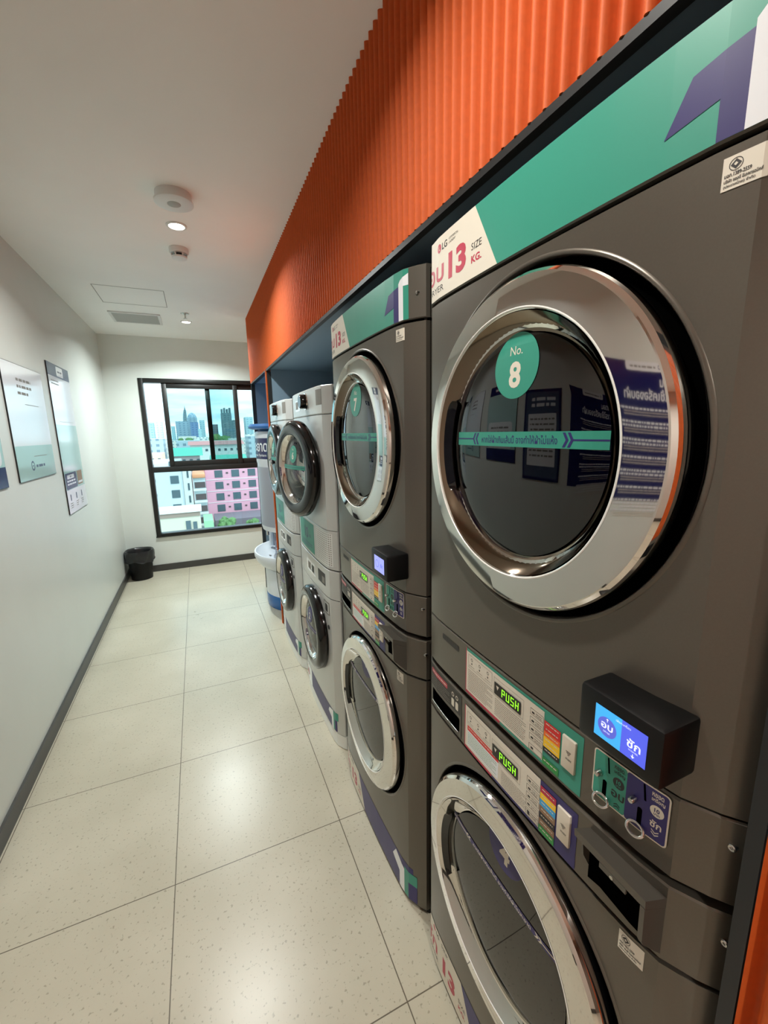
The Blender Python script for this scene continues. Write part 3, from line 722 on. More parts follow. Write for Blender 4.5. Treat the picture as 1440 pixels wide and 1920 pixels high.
    screw(root, P, 0.728, 0.978 - 0.045); safety_sticker(root, P, 0.622, 0.842, 0.036, 0.034, ('มอก.1462-2559', 'บริษัท แอลจี อีเลคทรอนิคส์', '(ประเทศไทย) จำกัด'))
    # printed band near the floor
    D = Decal(); za, zb2 = 0.022, 0.150
    D.rect(0.010, za, 0.690, zb2, M_navy, 0)
    D.poly([(0.010, za), (0.300, za), (0.232, zb2), (0.010, zb2)], M_cream, 1)
    D.text('ซัก', 0.030, 0.060, 0.052, M_red, 2, 0.02, w=0.075); D.text('WASHER', 0.030, 0.040, 0.012, M_ink, 2, 0, w=0.08)
    D.text('13', 0.138, 0.048, 0.056, M_red, 2, 0.045, w=0.066); D.text('SIZE', 0.222, 0.072, 0.012, M_ink, 2, 0, w=0.032); D.text('KG.', 0.222, 0.050, 0.013, M_red, 2, 0.03, w=0.032)
    D.disc(0.085, 0.135, 0.0075, M_red, 2, 20); D.text('LG', 0.098, 0.129, 0.012, M_ink, 2, 0.02); D.lines(0.13, 0.139, 0.165, 2, 0.007, 0.003, M_ink, 2, 1)
    D.poly([(0.572, 0.106), (0.596, 0.144), (0.650, 0.116), (0.650, za), (0.620, za), (0.620, 0.080)][::-1], M_pwht, 2)
    D.poly([(0.650, za), (0.672, za), (0.672, 0.086), (0.704, 0.086), (0.704, 0.128), (0.650, 0.128)], M_teal, 2)
    D.poly([(0.672, za), (0.704, za), (0.704, 0.086), (0.672, 0.086)], M_navy, 2)
    D.build('printed_band', root, P[2], P[3])
    return root
YR1, YR2 = 0.945, 1.712
grey_washer(YR1, 4, 'dark grey washing machine numbered 4, nearest the camera beneath dryer 8', True)
grey_dryer(YR1, 8, 'dark grey dryer numbered 8 with big chrome door, nearest the camera on top', True)
grey_washer(YR2, 3, 'dark grey washing machine numbered 3 standing on the floor beneath dryer 7', False)
grey_dryer(YR2, 7, 'dark grey dryer numbered 7 with chrome ring door, atop washer 3', False)

# ---- white stacked machines
def white_door(root, c, r, number, accent, ajar=0.0):
    """thick black ring door, hinged on the right"""
    cu, cy, cz = c
    d = bpy.data.objects.new('door', None)
    bm = bmesh.new()
    hx = r                                                    # hinge offset
    o = (-r, 0.0, 0.0)
    add_lathe(bm, [(0.160, 0.030), (0.168, 0.046), (0.176, 0.051), (r - 0.025, 0.050), (r - 0.010, 0.044), (r, 0.034), (r + 0.001, 0.004), (r - 0.012, -0.006), (0.16, -0.006)], o, 'y', 72)
    d = link_mesh('door', bm, M_gloss, root, 45)
    d.location = (cu + r, cy, cz); d.rotation_euler = (0, 0, ajar)
    lathe('chrome_trim', M_chrome, d, [(0.154, 0.022), (0.160, 0.034), (0.1665, 0.047), (0.169, 0.0485)], o, 'y', 72, smooth=60)
    gp = [(0.001, 0.046), (0.05, 0.044), (0.10, 0.039), (0.135, 0.031), (0.1555, 0.022)]
    lathe('door_glass', M_dclear, d, gp, o, 'y', 64, smooth=60)
    lathe('glass_bowl', M_chrome, d, [(0.156, 0.018), (0.140, -0.03), (0.10, -0.06), (0.001, -0.065)], o, 'y', 48, smooth=60)
    def gy(u, z):
        q = math.hypot(u - o[0], z)
        for (a, b), (e, f) in zip(gp, gp[1:]):
            if q <= e: return b + (f - b) * max(0, q - a) / (e - a)
        return gp[-1][1]
    fn = lambda u, z, off: (u, -gy(u, z) - off, z)
    br = [o[0] + k * 0.014 for k in range(-10, 11)]; zb = [k * 0.014 for k in range(-10, 11)]
    D = Decal(); D.disc(o[0] + 0.015, 0.075, 0.042, accent, 0, 32); D.text('No.', o[0] + 0.015, 0.098, 0.010, M_cream, 1, 0, align='c'); D.text(str(number), o[0] + 0.015, 0.068, 0.036, M_cream, 1, 0.03, align='c')
    D.build('number_sticker', d, fn, br, base=0.001, zbreaks=zb)
    D = Decal(); D.rect(o[0] - 0.135, 0.002, o[0] + 0.135, 0.022, accent, 0); D.rect(o[0] - 0.13, 0.0112, o[0] + 0.13, 0.0128, M_navy if accent is M_teal else M_cream, 1)
    D.build('load_limit_strip', d, fn, br, base=0.001, zbreaks=zb)
    # porthole and drum behind
    s = (cu, cy, cz)
    lathe('door_surround', M_chrome, root, [(0.130, 0.0), (0.150, 0.004), (0.175, 0.005), (0.195, 0.002), (0.20, -0.01)], s, 'y', 64, smooth=60)
    lathe('drum', M_steel, root, [(0.150, 0.0), (0.16, -0.04), (0.16, -0.30), (0.001, -0.33)], s, 'y', 48)
def white_dryer(yr, number, label, ajar):
    root = empty('clothes_dryer', (XF, yr, 0.936), -PI / 2, label, 'dryer', 'white stacked dryers'); P = P2; zb = -0.936
    T = lambda z: z + zb
    box('cabinet_body', M_whitem, root, 0.0, W2, 0.046, 0.62, T(0.942), T(1.764), 0.006)
    band_part('control_panel', M_whitem, root, P, T(1.648), T(1.770), 0.05, bev=0.004)
    holed_plate('front_panel', M_whitem, root, P, T(1.128), T(1.645), 0.345, T(1.392), 0.185)
    band_part('filter_panel', M_whitem, root, P, T(0.940), T(1.125), 0.04)
    D = Decal(); D.rrect(0.165, T(1.678), 0.275, T(1.732), 0.004, M_pwht, 0); D.rect(0.172, T(1.688), 0.235, T(1.726), M_gink, 1)
    D.build('display', root, P[2], P[3])
    D = Decal(); D.rrect(0.575, T(1.688), 0.640, T(1.755), 0.003, M_gink, 0); D.build('badge_plate', root, P[2], P[3])
    kb = lathe('dial_knob', M_gloss, root, [(0.034, 0.0), (0.033, 0.026), (0.029, 0.031), (0.001, 0.031)], (0.400, P[1](0.4) - 0.0002, T(1.716)), 'y', 40)
    lathe('dial_ring', M_chrome, kb, [(0.040, 0.0), (0.039, 0.004), (0.035, 0.004)], (0.400, P[1](0.4) - 0.0001, T(1.716)), 'y', 40)
    D = Decal(); D.rect(0.110, T(0.955), 0.430, T(1.112), M_teal, 0); D.text('10', 0.27, T(1.045), 0.060, M_navy, 1, 0.02, w=0.075, align='c'); D.lines(0.15, T(0.995), 0.39, 3, 0.011, 0.004, M_navy, 1, 4)
    D.text('KG.', 0.335, T(1.03), 0.016, M_navy, 1, 0.02)
    D.build('size_sticker', root, P[2], P[3])
    D = Decal(); D.rect(0.480, T(0.955), 0.665, T(1.112), M_white, 0)
    for i in range(16):
        for j in range(15):
            D.disc(0.490 + i * 0.011, T(0.963) + j * 0.0102, 0.0032, M_gink, 1, 6)
    D.build('air_grille', root, P[2], P[3])
    white_door(root, (0.375, 0.004, T(1.392)), 0.235, number, M_teal, ajar)
    return root
def white_washer(yr, number, label):
    root = empty('washing_machine', (XF, yr, 0.0), -PI / 2, label, 'washing machine', 'white washing machines under dryers'); P = P2
    box('cabinet_body', M_whitem, root, 0.0, W2, 0.046, 0.62, 0.075, 0.930, 0.006)
    band_part('plinth', M_white, root, P, 0.0, 0.075, 0.06, inset=0.004, bev=0.004)
    band_part('control_panel', M_whitem, root, P, 0.792, 0.934, 0.04)
    holed_plate('front_panel', M_whitem, root, P, 0.079, 0.789, 0.375, 0.548, 0.185)
    D = Decal(); D.rrect(0.245, 0.832, 0.420, 0.900, 0.004, M_pwht, 0); D.rrect(0.270, 0.845, 0.330, 0.885, 0.004, M_gink, 1); D.rrect(0.350, 0.845, 0.400, 0.885, 0.004, M_ink, 1)
    D.build('control_print', root, P[2], P[3])
    D = Decal(); D.rrect(0.475, 0.840, 0.590, 0.902, 0.003, M_ink, 0); D.rect(0.540, 0.848, 0.580, 0.880, M_gink, 1)
    D.build('display', root, P[2], P[3])
    D = Decal(); D.rect(0.550, 0.700, 0.625, 0.765, M_gink, 0); D.rect(0.558, 0.706, 0.617, 0.759, M_whitem, 1); D.rrect(0.570, 0.712, 0.605, 0.752, 0.008, M_ink, 2)
    D.build('coin_return', root, P[2], P[3])
    lathe('lock', M_ink, root, [(0.001, 0.003), (0.010, 0.003), (0.012, 0.0)], (0.607, P[1](0.607), 0.637), 'y', 20)
    D = Decal(); D.rect(0.010, 0.083, 0.646, 0.188, M_navy, 0); D.rect(0.010, 0.083, 0.20, 0.188, M_pwht, 1); D.text('10', 0.10, 0.130, 0.05, M_red, 2, 0.03, align='c')
    D.poly([(0.560, 0.176), (0.545, 0.150), (0.590, 0.135), (0.590, 0.083), (0.612, 0.083), (0.612, 0.188)], M_pwht, 2)
    D.rect(0.612, 0.145, 0.655, 0.188, M_teal, 2); D.rect(0.612, 0.083, 0.626, 0.145, M_teal, 2)
    D.build('printed_band', root, P[2], P[3])
    white_door(root, (0.375, 0.008, 0.548), 0.222, number, M_navy)
    return root
white_washer(2.48, 2, 'white washing machine between the dark grey stack and the farther white stack')
white_dryer(2.48, 6, 'white dryer numbered 6 whose black round door stands slightly ajar', math.radians(10))
white_washer(3.29, 1, 'white washing machine standing beside the blue and white water kiosk')
white_dryer(3.29, 5, 'white dryer farthest down the corridor, door closed, atop a white washer', 0.0)

# ---------------------------------------------------------------- posters and banner on the left wall
def poster(name, label, cat, y0, z0, w, h, draw, thick=0.006, edge=M_ink, group=None):
    o = box(name, edge, None, 0, thick, 0, w, 0, h)
    o.location = (XL + 0.0006, y0, z0); tag(o, label, cat, group)
    D = Decal(); draw(D, w, h)
    D.build('printed_face', o, lambda u, z, off: (thick + off, u, z), base=0.0003)
    return o
def p_tall(D, w, h):
    D.rect(0.002, 0.002, w - 0.002, h - 0.002, M_pteal, 0); D.rect(0.002, 0.60 * h, w - 0.002, h - 0.002, M_pwht, 1)
    D.rect(0.002, h - 0.085, w - 0.002, h - 0.002, M_pgrey, 2); D.rrect(0.20, h - 0.075, 0.36, h - 0.010, 0.012, M_pwht, 3); D.lines(0.23, h - 0.038, 0.33, 1, 1, 0.012, M_pgrey, 4, 6)
    D.lines(0.05, h - 0.11, 0.22, 2, 0.02, 0.008, M_gink, 2, 4)
    D.rect(0.03, 0.28 * h, w - 0.03, 0.282 * h + 0.30, M_pteal, 2); D.rect(0.10, 0.62 * h, w - 0.06, 0.622 * h, M_gink, 3)
    D.rrect(0.012, 0.165 * h, 0.31, 0.275 * h, 0.02, M_pdark, 3); D.rrect(0.06, 0.235 * h, 0.24, 0.262 * h, 0.008, M_pwht, 4); D.text('NEW', 0.15, 0.2485 * h, 0.014, M_pdark, 5, 0.02, align='c')
    D.lines(0.05, 0.225 * h, 0.27, 2, 0.022, 0.011, M_pwht, 4, 5)
    D.rect(0.33, 0.175 * h, 0.47, 0.275 * h, M_brown, 3); D.rect(0.34, 0.185 * h, 0.46, 0.20 * h, M_pwht, 4)
    D.rect(0.002, 0.002, w - 0.002, 0.16 * h, M_pwht, 2)
    for k in range(3):
        D.rrect(0.07 + k * 0.15, 0.085 * h, 0.095 + k * 0.15, 0.13 * h, 0.008, M_pdark, 3); D.lines(0.05 + k * 0.15, 0.07 * h, 0.12 + k * 0.15, 3, 0.014, 0.006, M_gink, 3, k)
def p_square(D, w, h):
    D.rect(0.002, 0.002, w - 0.002, h - 0.002, M_pwht, 0); D.rect(0.002, 0.002, w - 0.002, 0.30 * h, M_pteal, 1)
    D.lines(0.18, h * 0.88, 0.40, 3, 0.035, 0.014, M_gink, 2, 3)
    for z in (0.66, 0.20): D.rect(0.26, z * h, 0.48, z * h + 0.003, M_gink, 2)
    D.ring(0.22, 0.12 * h, 0.018, 0.027, M_pgrey, 2, 24); D.rect(0.208, 0.116 * h, 0.232, 0.124 * h, M_pgrey, 2); D.lines(0.27, 0.125 * h, 0.42, 1, 1, 0.014, M_pgrey, 2, 8)
def p_teal(D, w, h):
    D.rect(0.002, 0.002, w - 0.002, h - 0.002, M_pteal, 0); D.rect(0.002, 0.002, w - 0.002, 0.16 * h, M_pdark, 1); D.rrect(0.05, 0.17 * h, w - 0.03, 0.50 * h, 0.03, M_pwht, 2)
    D.lines(0.10, 0.44 * h, w - 0.08, 4, 0.035, 0.014, M_gink, 3, 2); D.rect(0.002, 0.86 * h, w - 0.002, h - 0.002, M_pdark, 1); D.lines(0.08, 0.95 * h, w - 0.1, 1, 1, 0.02, M_pwht, 2, 5)
def p_plain(D, w, h):
    D.rect(0.0, 0.0, w, h, M_pdark, 0); D.rect(0.02, 0.02, w - 0.02, h - 0.02, M_pgrey, 1); D.rect(0.05, 0.10, w - 0.05, 0.45, M_pwht, 2); D.lines(0.07, 0.42, w - 0.07, 8, 0.035, 0.012, M_gink, 3, 4); D.lines(0.06, 0.56, w - 0.08, 2, 0.04, 0.022, M_pwht, 2, 6)
def p_banner(D, w, h):
    D.rect(0, 0, w, h, M_pdark, 0); D.rrect(0.30 * w, 0.93 * h, 0.72 * w, h, 0.01, M_pwht, 1); D.ring(0.34 * w, 0.965 * h, 0.008, 0.012, M_pdark, 2, 16); D.lines(0.38 * w, 0.97 * h, 0.68 * w, 1, 1, 0.01, M_gink, 2, 1)
    D.text('ขั้นตอน', 0.12 * w, 0.82 * h, 0.055, M_pwht, 1, 0.02); D.text('การใช้เครื่องอบผ้า', 0.12 * w, 0.72 * h, 0.055, M_pwht, 1, 0.02, w=0.66 * w)
    z = 0.66 * h; rows = (1, 2, 2, 1, 2, 1, 4)
    for k, n in enumerate(rows):
        D.text(str(k + 1), 0.06 * w, z - 0.02, 0.018, M_pwht, 1, 0.02)
        D.lines(0.13 * w, z, 0.86 * w, n, 0.018, 0.009, M_pwht, 1, k); D.lines(0.13 * w, z - n * 0.018, 0.8 * w, 2, 0.013, 0.004, M_cream, 1, k + 9)
        z -= n * 0.018 + 0.045
    D.ring(0.06 * w, 0.93 * h, 0.014, 0.018, M_gink, 1, 20)
poster('wall_poster', 'tall glossy poster with slate header and navy block low down, nearest the window', 'poster', 3.48, 1.045, 0.52, 1.015, p_tall)
poster('wall_poster', 'pale glossy white and teal poster, second from the window on the left wall', 'poster', 2.71, 1.345, 0.615, 0.612, p_square)
poster('wall_poster', 'teal poster with white rounded box and navy foot at the left picture edge', 'poster', 2.10, 1.34, 0.46, 0.61, p_teal)
poster('wall_poster', 'navy edged white poster, only seen mirrored in the glass of dryer 8', 'poster', 1.60, 1.24, 0.40, 0.62, p_plain)
poster('wall_banner', 'navy instruction banner in white Thai lettering, mirrored in the chrome of dryer 8', 'banner', 0.69, 1.225, 0.81, 0.67, p_banner, 0.0015, M_pdark)
# ---------------------------------------------------------------- waste bin with liner
r = empty('waste_bin', (-0.695, 5.26, 0), 0, 'round black plastic waste bin standing in the far left corner', 'bin')
lathe('bin_body', M_black, r, [(0.001, 0.004), (0.100, 0.004), (0.102, 0.0), (0.106, 0.002), (0.128, 0.30), (0.124, 0.302), (0.100, 0.02), (0.001, 0.012)], (0, 0, 0), seg=48)
lathe('bin_rim', M_black, r, [(0.123, 0.298), (0.133, 0.298), (0.134, 0.310), (0.124, 0.312)], (0, 0, 0), seg=48)
bm = bmesh.new(); prof = [(0.085, 0.09), (0.108, 0.18), (0.119, 0.30), (0.126, 0.322), (0.140, 0.326), (0.148, 0.300), (0.146, 0.26), (0.143, 0.222), (0.148, 0.205)]
rows = []
for i, (q, h) in enumerate(prof):
    row = []
    for k in range(96):
        a = 2 * PI * k / 96
        wob = (0.0035 * math.sin(a * 9 + i * 0.9) + 0.0025 * math.sin(a * 17 + i * 2.1)) * (1 if i > 4 else 0.3) * (1.2 if i > 5 else 1)
        dz = (0.010 * math.sin(a * 3 + 1) + 0.006 * math.sin(a * 7 + 2)) * (1 if i > 5 else 0.2)
        row.append(bm.verts.new(((q + wob) * math.cos(a), (q + wob) * math.sin(a), h + dz)))
    rows.append(row)
for a, b in zip(rows, rows[1:]):
    for k in range(96): bm.faces.new((a[k], a[(k + 1) % 96], b[(k + 1) % 96], b[k]))
bm.faces.new(rows[0])
o = link_mesh('bin_liner', bm, M_bag, None, 80); o.location = (-0.695, 5.26, 0)
tag(o, 'black plastic bag folded over the rim of the corner waste bin', 'bin bag')
# ---------------------------------------------------------------- drinking water kiosk in the far alcove
KX, KY = 0.83, 3.87
kr = empty('water_kiosk', (KX, KY, 0), 0, 'white and grey round fronted drinking water kiosk with blue cap and basin', 'water machine')
def kfn(R): return lambda u, z, off: ((R + off) * math.cos(PI + u / R), (R + off) * math.sin(PI + u / R), z)
kb = [k * 0.02 for k in range(-30, 31)]
lathe('body_shell', M_kiosk, kr, [(0.001, 0.72), (0.345, 0.72), (0.352, 0.745), (0.352, 1.31), (0.358, 1.33), (0.358, 1.56), (0.35, 1.585), (0.30, 1.60), (0.001, 1.60)], (0, 0, 0), seg=96)
lathe('blue_cap', M_blue, kr, [(0.30, 1.598), (0.375, 1.603), (0.405, 1.612), (0.410, 1.628), (0.395, 1.648), (0.30, 1.655), (0.001, 1.655)], (0, 0, 0), seg=96)
lathe('lower_column', M_kiosk, kr, [(0.001, 0.36), (0.345, 0.36), (0.350, 0.34), (0.350, 0.125)], (0, 0, 0), seg=96)
lathe('blue_foot', M_blue, kr, [(0.350, 0.125), (0.352, 0.12), (0.352, 0.02), (0.345, 0.0), (0.001, 0.0)], (0, 0, 0), seg=96)
box('rear_cabinet', M_kiosk, kr, 0.05, 0.44, -0.34, 0.34, 0.003, 1.597, 0.01)
bs = lathe('basin', M_kiosk, kr, [(0.34, 0.36), (0.38, 0.385), (0.420, 0.43), (0.438, 0.47), (0.440, 0.50), (0.435, 0.515), (0.425, 0.515), (0.40, 0.49), (0.30, 0.462), (0.001, 0.458)], (0, 0, 0), seg=96)
lathe('drain', M_steel, bs, [(0.03, 0.4642), (0.022, 0.4655), (0.001, 0.4655)], (-0.32, 0.0, 0.0), seg=24)
bay = lathe('dispensing_bay', mat('bay_slate', (88, 112, 140), 0.3), kr, [(0.27, 0.46), (0.27, 0.722)], (0.02, 0, 0), seg=64)
D = Decal(); D.rect(-0.05, 0.47, 0.30, 0.70, M_pdark, 0); D.ring(0.10, 0.60, 0.035, 0.05, M_pwht, 1, 28); D.lines(0.04, 0.54, 0.18, 2, 0.02, 0.01, M_pwht, 1, 3)
D.build('bay_print', bay, lambda u, z, off: (0.02 + (0.27 + off) * math.cos(PI + u / 0.27), (0.27 + off) * math.sin(PI + u / 0.27), z), kb, base=0.001)
for sy in (-1, 1): lathe('bay_post', M_kiosk, kr, [(0.028, 0.50), (0.028, 0.722)], (-0.24, sy * 0.235, 0), seg=20)
lathe('spout', M_chrome, kr, [(0.012, 0.66), (0.012, 0.722)], (-0.31, 0.0, 0), seg=16)
D = Decal(); D.rect(-0.36, 1.355, 0.36, 1.53, M_pdark, 0); D.text('สะอาด', 0.095, 1.455, 0.075, M_pwht, 1, 0.02, w=0.26, align='c'); D.text('Filtration System', 0.07, 1.385, 0.028, M_pwht, 1, 0.01, w=0.27, align='c')
D.build('name_label', kr, kfn(0.358), kb, base=0.001)
D = Decal(); D.rect(-0.30, 0.765, 0.24, 1.285, M_kpan, 0); D.rrect(-0.10, 0.97, -0.01, 1.075, 0.02, M_ink, 1); D.rrect(-0.094, 0.976, -0.016, 1.069, 0.017, M_kpan, 2)
D.build('door_panel', kr, kfn(0.352), kb, base=0.001)
D = Decal(); D.rect(0.242, 0.80, 0.40, 1.29, M_brown, 0); D.rect(0.25, 1.20, 0.39, 1.28, M_pdark, 1); D.disc(0.262, 1.225, 0.010, mat('green_lamp', (40, 220, 130), 0.4, emit=(40, 230, 140), estr=1.5), 2, 16); D.lines(0.255, 1.15, 0.39, 8, 0.04, 0.02, M_scar, 1, 5)
D.build('coin_menu', kr, kfn(0.352), kb, base=0.001)
bm = bmesh.new(); add_tube(bm, [(-0.02, 0.362, 1.0), (-0.03, 0.372, 0.85), (-0.02, 0.362, 0.74), (-0.05, 0.385, 0.66), (-0.04, 0.37, 0.56), (-0.02, 0.345, 0.50)], 0.007, 8)
link_mesh('water_hose', bm, M_kiosk, kr, 60)
# ---------------------------------------------------------------- the city outside
GZ = -19.6
bm = bmesh.new(); add_box(bm, -900, 1500, 12, 2600, GZ - 1, GZ); g = struct('ground', bm, noisy(mat('street_ground', (150, 156, 150), 0.9), 0.04, 0.25))
def fac(name, rgb, win, pitch, ratio=0.45):
    m = mat(name, rgb, 0.7)
    if len(m.node_tree.nodes) > 3: return m
    t = m.node_tree; b = t.nodes['Principled BSDF']; L = t.links.new
    c = N(t, 'ShaderNodeTexCoord'); s = N(t, 'ShaderNodeSeparateXYZ'); L(c.outputs['Object'], s.inputs[0])
    def band(out, p, w):
        d = N(t, 'ShaderNodeMath', operation='PINGPONG'); L(out, d.inputs[0]); d.inputs[1].default_value = p / 2
        q = N(t, 'ShaderNodeMath', operation='GREATER_THAN'); L(d.outputs[0], q.inputs[0]); q.inputs[1].default_value = p / 2 * (1 - w); return q.outputs[0]
    ad = N(t, 'ShaderNodeMath', operation='ADD'); L(s.outputs['X'], ad.inputs[0]); L(s.outputs['Y'], ad.inputs[1])
    a = band(ad.outputs[0], pitch[0], ratio); z = band(s.outputs['Z'], pitch[1], ratio)
    mu = N(t, 'ShaderNodeMath', operation='MULTIPLY'); L(a, mu.inputs[0]); L(z, mu.inputs[1])
    mx = N(t, 'ShaderNodeMix', data_type='RGBA'); L(mu.outputs[0], mx.inputs['Factor']); mx.inputs[6].default_value = srgb(*rgb); mx.inputs[7].default_value = srgb(*win)
    L(mx.outputs[2], b.inputs['Base Color']); return m
F_pink = mat('pink_render', (226, 168, 186), 0.8); F_pale = mat('pale_render', (196, 210, 214), 0.8); F_beige = mat('beige_render', (205, 200, 182), 0.8)
F_win = mat('far_window', (74, 96, 104), 0.3); F_dark = mat('far_dark', (88, 80, 82), 0.7); F_green = mat('green_roof', (86, 186, 164), 0.6); F_rose = mat('rose_roof', (206, 140, 138), 0.7)
F_oran = mat('orange_tile_roof', (222, 156, 116), 0.7); F_white = mat('far_white', (222, 224, 220), 0.8); F_tree = noisy(mat('tree_leaves', (96, 134, 84), 0.9), 1.5, 0.4)
def slab(name, label, Y, x0, x1, zt, m, depth=18, zb=GZ, cat='building', group=None):
    r = empty(name, ((x0 + x1) / 2, Y, zb), 0, label, cat, group)
    w = (x1 - x0) / 2
    wl = box('walls', m, r, -w, w, 0, depth, 0.0, zt - zb)
    return r, w, zt - zb
WIN = {}
def far_window(parent, x, z, w, h, name='window', m=None, y=-0.12):
    k = (w, h, name)
    if k not in WIN:
        o = box(name, m or F_win, parent, -w / 2, w / 2, 0, 0.15, -h / 2, h / 2); WIN[k] = o.data
    else:
        o = bpy.data.objects.new(name, WIN[k]); COL.objects.link(o); o.parent = parent
    o.location = (x, y, z); return o
def D3(d, Y): return d * Y
# pink apartment block
Y = 110.0; r, w, h = slab('apartment_building', 'pink apartment block with rows of square windows seen low through the window', Y, 1.2, 27.0, -5.2, F_pink, 14)
cx = 14.1
for k in range(6):
    for j in range(5):
        z = (-5.05 - 2.8 * j - 0.0) - GZ - 0.05 * 0
        if z > h - 1: z = h - 1.2
        far_window(r, 4.2 - cx + 3.85 * k, (-7.86 + 2.79 - 2.79 * j) - GZ if j else (-5.9) - GZ, 1.8, 1.7 if j else 1.0)
        if k < 5 and j: far_window(r, 4.2 - cx + 3.85 * k + 1.95, (-7.7 + 2.79 - 2.79 * j) - GZ, 0.5, 0.35, 'vent_block', F_dark)
for j in range(1, 5): far_window(r, 0, (-6.5 - 2.79 * (j - 1)) - GZ + 0.05, 25.8, 0.12, 'floor_band', F_white, -0.08)
# wing with balconies
r, w, h = slab('balcony_building', 'dark balconied block between the pale tower and the pink apartment block', 104.0, -1.5, 1.05, -8.0, F_pale, 10)
for j in range(4):
    far_window(r, 0.1, h - 1.6 - 2.7 * j, 2.2, 1.3, 'balcony_opening', F_dark); far_window(r, 0, h - 2.6 - 2.7 * j, 2.7, 0.5, 'balcony_rail', F_white, -0.7)
rf = box('roof', F_oran, r, -1.35, 1.35, -0.6, 10.5, h, h + 0.9, 0.2)
r, w, h = slab('pale_building', 'pale grey building with dark paired windows at the left of the lower pane', 90.0, -9.5, -3.4, -3.6, F_pale, 16)
for j in range(4):
    far_window(r, 6.45 - 4.47, (-6.8 + 2.75 - 2.75 * j) - GZ, 1.45, 1.5)
for j in range(4): far_window(r, -1.5, (-6.8 + 2.75 - 2.75 * j) - GZ, 0.5, 0.5, 'vent_block', F_dark)
r, w, h = slab('narrow_building', 'narrow white building with slit windows beside the pale grey building', 100.0, -3.35, -1.75, -4.5, F_white, 12)
for j in range(5): far_window(r, 0.2, h - 2.2 - 2.7 * j, 0.35, 1.5, 'slit_window', F_win)
r, w, h = slab('flat_roof_building', 'low beige flat roofed building with white parapet at the lower left', 52.0, -6.2, -0.35, -7.0, F_beige, 2.2)
box('parapet', F_white, r, -3.1, 3.1, -0.25, 2.4, h, h + 0.45); box('parapet_band', F_brn if False else mat('brown_band', (150, 132, 120), 0.8), r, -2.9, 2.9, -0.1, 0.05, h - 0.5, h - 0.002)  # plain brown band along the wall just below the parapet
far_window(r, 1.6, h - 1.5, 0.5, 1.0); far_window(r, 2.3, h - 1.6, 0.4, 0.9)
r, w, h = slab('green_shed', 'small shed with pale green roof below the pink block', 90.0, -0.1, 1.7, -15.4, mat('pale_green_sheet', (150, 200, 160), 0.7), 8)
r, w, h = slab('grey_roof_house', 'low dark grey roofed house at the foot of the pink block', 98.0, 2.2, 20.0, -17.0, mat('dark_roof', (120, 112, 122), 0.8), 9)
# middle distance roofs
def gable(name, label, Y, x0, x1, zt, rise, mroof, mwall, depth=16, group=None):
    r, w, h = slab(name, label, Y, x0, x1, zt, mwall, depth, group=group)
    bm = bmesh.new(); vs = [bm.verts.new(p) for p in ((-w - 1, -1, h), (w + 1, -1, h), (w + 1, depth + 1, h), (-w - 1, depth + 1, h), (-w - 1, depth / 2, h + rise), (w + 1, depth / 2, h + rise))]
    for f in ((0, 1, 5, 4), (2, 3, 4, 5), (1, 2, 5), (3, 0, 4), (3, 2, 1, 0)): bm.faces.new([vs[i] for i in f])
    link_mesh('roof', bm, mroof, r); return r, w, h
r, w, h = gable('green_roof_building', 'cream building with long green roof in the middle distance, left sliding pane', 150, -7.2, 0.6, -5.0, 2.4, F_green, mat('rose_wall', (214, 190, 192), 0.8))
for k in range(4): far_window(r, -2.9 + 2.1 * k, h - 1.6, 0.9, 1.0)
for k in range(4): far_window(r, -2.9 + 2.1 * k, h - 4.4, 0.9, 1.0)
r, w, h = gable('green_roof_building', 'cream building with bright green roof seen through the darker middle pane', 140, 4.6, 13.5, -7.0, 2.0, F_green, F_white)
for k in range(4): far_window(r, -3 + 2.1 * k, h - 1.6, 0.9, 1.0)
r, w, h = gable('rose_roof_building', 'long low building with rose red roof behind the green roofs', 235, -3.0, 22, -3.6, 1.8, F_rose, F_white, 20)
for k in range(8): far_window(r, -11 + 3.0 * k, h - 2.6, 1.2, 1.2)
r, w, h = slab('beige_house', 'beige house with small windows seen low in the open pane', 120, -12.5, -8.2, -3.0, mat('peach_wall', (224, 204, 178), 0.8), 12)
for k in range(3):
    for j in range(3): far_window(r, -1.5 + 1.5 * k, h - 1.4 - 2.6 * j, 0.6, 0.7)
random.seed(11)
CB = (fac('city_cream', (214, 216, 208), (150, 166, 170), (3.2, 3.2)), fac('city_blue', (176, 196, 204), (120, 146, 160), (4, 3.4)), fac('city_white', (226, 228, 224), (160, 176, 180), (3.6, 3.2)))
for row, Y in enumerate((285, 350, 425, 520)):
    x = -0.10 * Y
    while x < 0.13 * Y:
        wd = random.uniform(9, 17) * (Y / 350); top = 1.57 + Y * random.uniform(-0.015, -0.001)
        slab('city_block', 'small pale city block among the low rooftops before the towers', Y + random.uniform(-6, 6), x, x + wd, top, random.choice(CB), 20, group='low city blocks before the towers')
        x += wd + random.uniform(3, 12)
T1 = fac('hazed_tower_blue_grey', (150, 176, 190), (112, 142, 162), (7, 4)); T2 = fac('hazed_tower_blue', (112, 142, 178), (88, 116, 156), (6, 4)); T3 = fac('hazed_tower_slate', (122, 144, 150), (96, 120, 130), (6, 4)); T4 = fac('hazed_tower_pale', (168, 204, 210), (136, 178, 190), (6, 4))  # pale bluish tower colours have the atmospheric haze painted in
def tower(name, label, Y, d0, d1, dz, m, depth=30):
    return slab(name, label, Y, d0 * Y, d1 * Y, 1.57 + dz * Y, m, depth, cat='tower')
r, w, h = tower('spired_tower', 'stepped grey blue tower with a pointed curved spire, left sliding pane', 900, -0.036, -0.013, 0.028, T1)
bm = bmesh.new(); n = 14; vs = []
prof = [(-0.30 + 0.0 * i, 0) for i in range(1)]
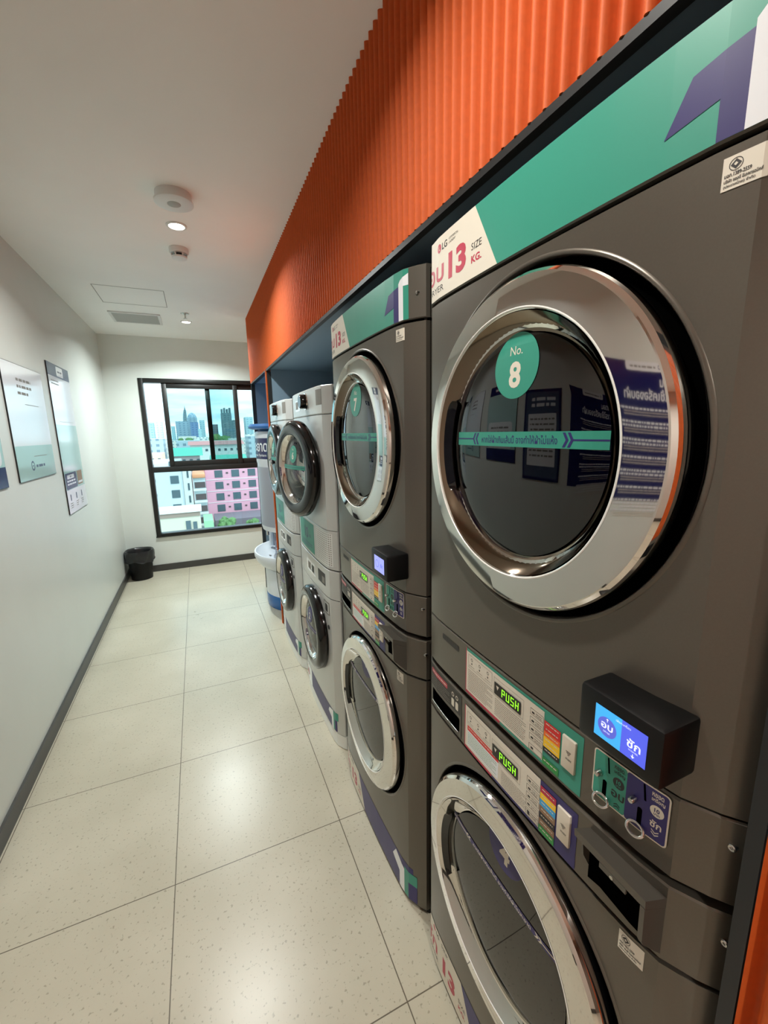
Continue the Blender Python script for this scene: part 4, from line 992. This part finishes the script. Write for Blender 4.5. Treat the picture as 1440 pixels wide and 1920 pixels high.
L_ = [(-0.018, 0.028), (-0.0175, 0.036), (-0.0165, 0.044), (-0.0150, 0.050), (-0.0135, 0.054), (-0.0125, 0.0605), (-0.0118, 0.054), (-0.0105, 0.051), (-0.0102, 0.028)]
cxw = -0.0245 * 900
fr = [bm.verts.new((d * 900 - cxw - 3, 2, (1.57 + z * 900) - GZ)) for d, z in L_]; bk = [bm.verts.new((d * 900 - cxw - 3, 24, (1.57 + z * 900) - GZ)) for d, z in L_]
bm.faces.new(fr); bm.faces.new(bk[::-1])
for i in range(len(L_)): j = (i + 1) % len(L_); bm.faces.new((fr[i], fr[j], bk[j], bk[i]))
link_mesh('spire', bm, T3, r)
r, w, h = tower('domed_tower', 'broad blue grey tower with a low domed crown beside the spired tower', 940, -0.013, 0.006, 0.036, T1)
lathe('crown', T1, r, [(w * 0.95, 0), (w * .9, 3), (w * .6, 7), (w * .2, 9.5), (0.001, 10)], (0, 14, h), seg=24)
tower('blue_tower', 'flat topped deep blue tower in front of the domed one', 840, -0.0085, 0.0075, 0.026, T2)
tower('pale_tower', 'slim pale tower just left of the dark window mullion', 980, 0.010, 0.020, 0.030, T4)
tower('pale_tower', 'short pale tower standing low between blue tower and mullion', 700, 0.006, 0.013, 0.012, T4)
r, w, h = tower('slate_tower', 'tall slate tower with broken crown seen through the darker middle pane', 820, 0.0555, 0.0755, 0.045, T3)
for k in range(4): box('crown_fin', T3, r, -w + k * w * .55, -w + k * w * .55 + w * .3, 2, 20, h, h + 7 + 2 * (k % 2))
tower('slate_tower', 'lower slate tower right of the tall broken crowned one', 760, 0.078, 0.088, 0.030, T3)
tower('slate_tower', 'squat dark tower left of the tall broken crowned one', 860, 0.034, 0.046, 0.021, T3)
tower('pale_tower', 'haze blue tower at the right end of the visible window', 800, 0.104, 0.120, 0.036, T4)
tower('pale_tower', 'faint teal tower in the bright open pane at left', 780, -0.092, -0.078, 0.026, T4)
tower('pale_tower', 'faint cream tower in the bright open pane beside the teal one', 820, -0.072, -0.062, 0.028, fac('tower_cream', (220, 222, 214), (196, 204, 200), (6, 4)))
tower('pale_tower', 'thin pale tower left of the spired tower', 990, -0.045, -0.039, 0.018, T4)
def tree(x, Y, rr, z, label, tall=None):
    root = empty('tree', (x, Y, GZ), 0, label, 'tree')
    hh = z - GZ
    bm = bmesh.new(); add_tube(bm, [(0, 0, 0), (0.1, 0, hh * .5), (0, 0, hh)], rr * .12, 8); link_mesh('trunk', bm, mat('bark', (96, 84, 70), 0.9), root, 50)
    bm = bmesh.new(); rnd = random.Random(int(x * 10) + 7)
    for k in range(16):
        c = Vector((rnd.uniform(-1, 1), rnd.uniform(-1, 1), rnd.uniform(-.6, .8))) * rr * .75
        q = bmesh.ops.create_icosphere(bm, subdivisions=2, radius=rr * rnd.uniform(.35, .6))
        for v in q['verts']: v.co = v.co * rnd.uniform(.88, 1.12) + c + Vector((0, 0, hh))
    link_mesh('crown', bm, F_tree, root)
tree(4.4, 95, 1.6, -17.4, 'bright green tree at the foot of the pink block, left of centre')
tree(9.6, 95, 1.2, -17.8, 'small green tree well right of the bright green one')
tree(33.0, 640, 14, -14.0, 'dark round tree mass behind the middle pane roofs')
tree(15.0, 320, 6, -5.0, 'dark distant tree between the low city blocks')
tree(-6.0, 320, 5, -5.0, 'distant tree under the spired tower')
bpy.context.view_layer.update()
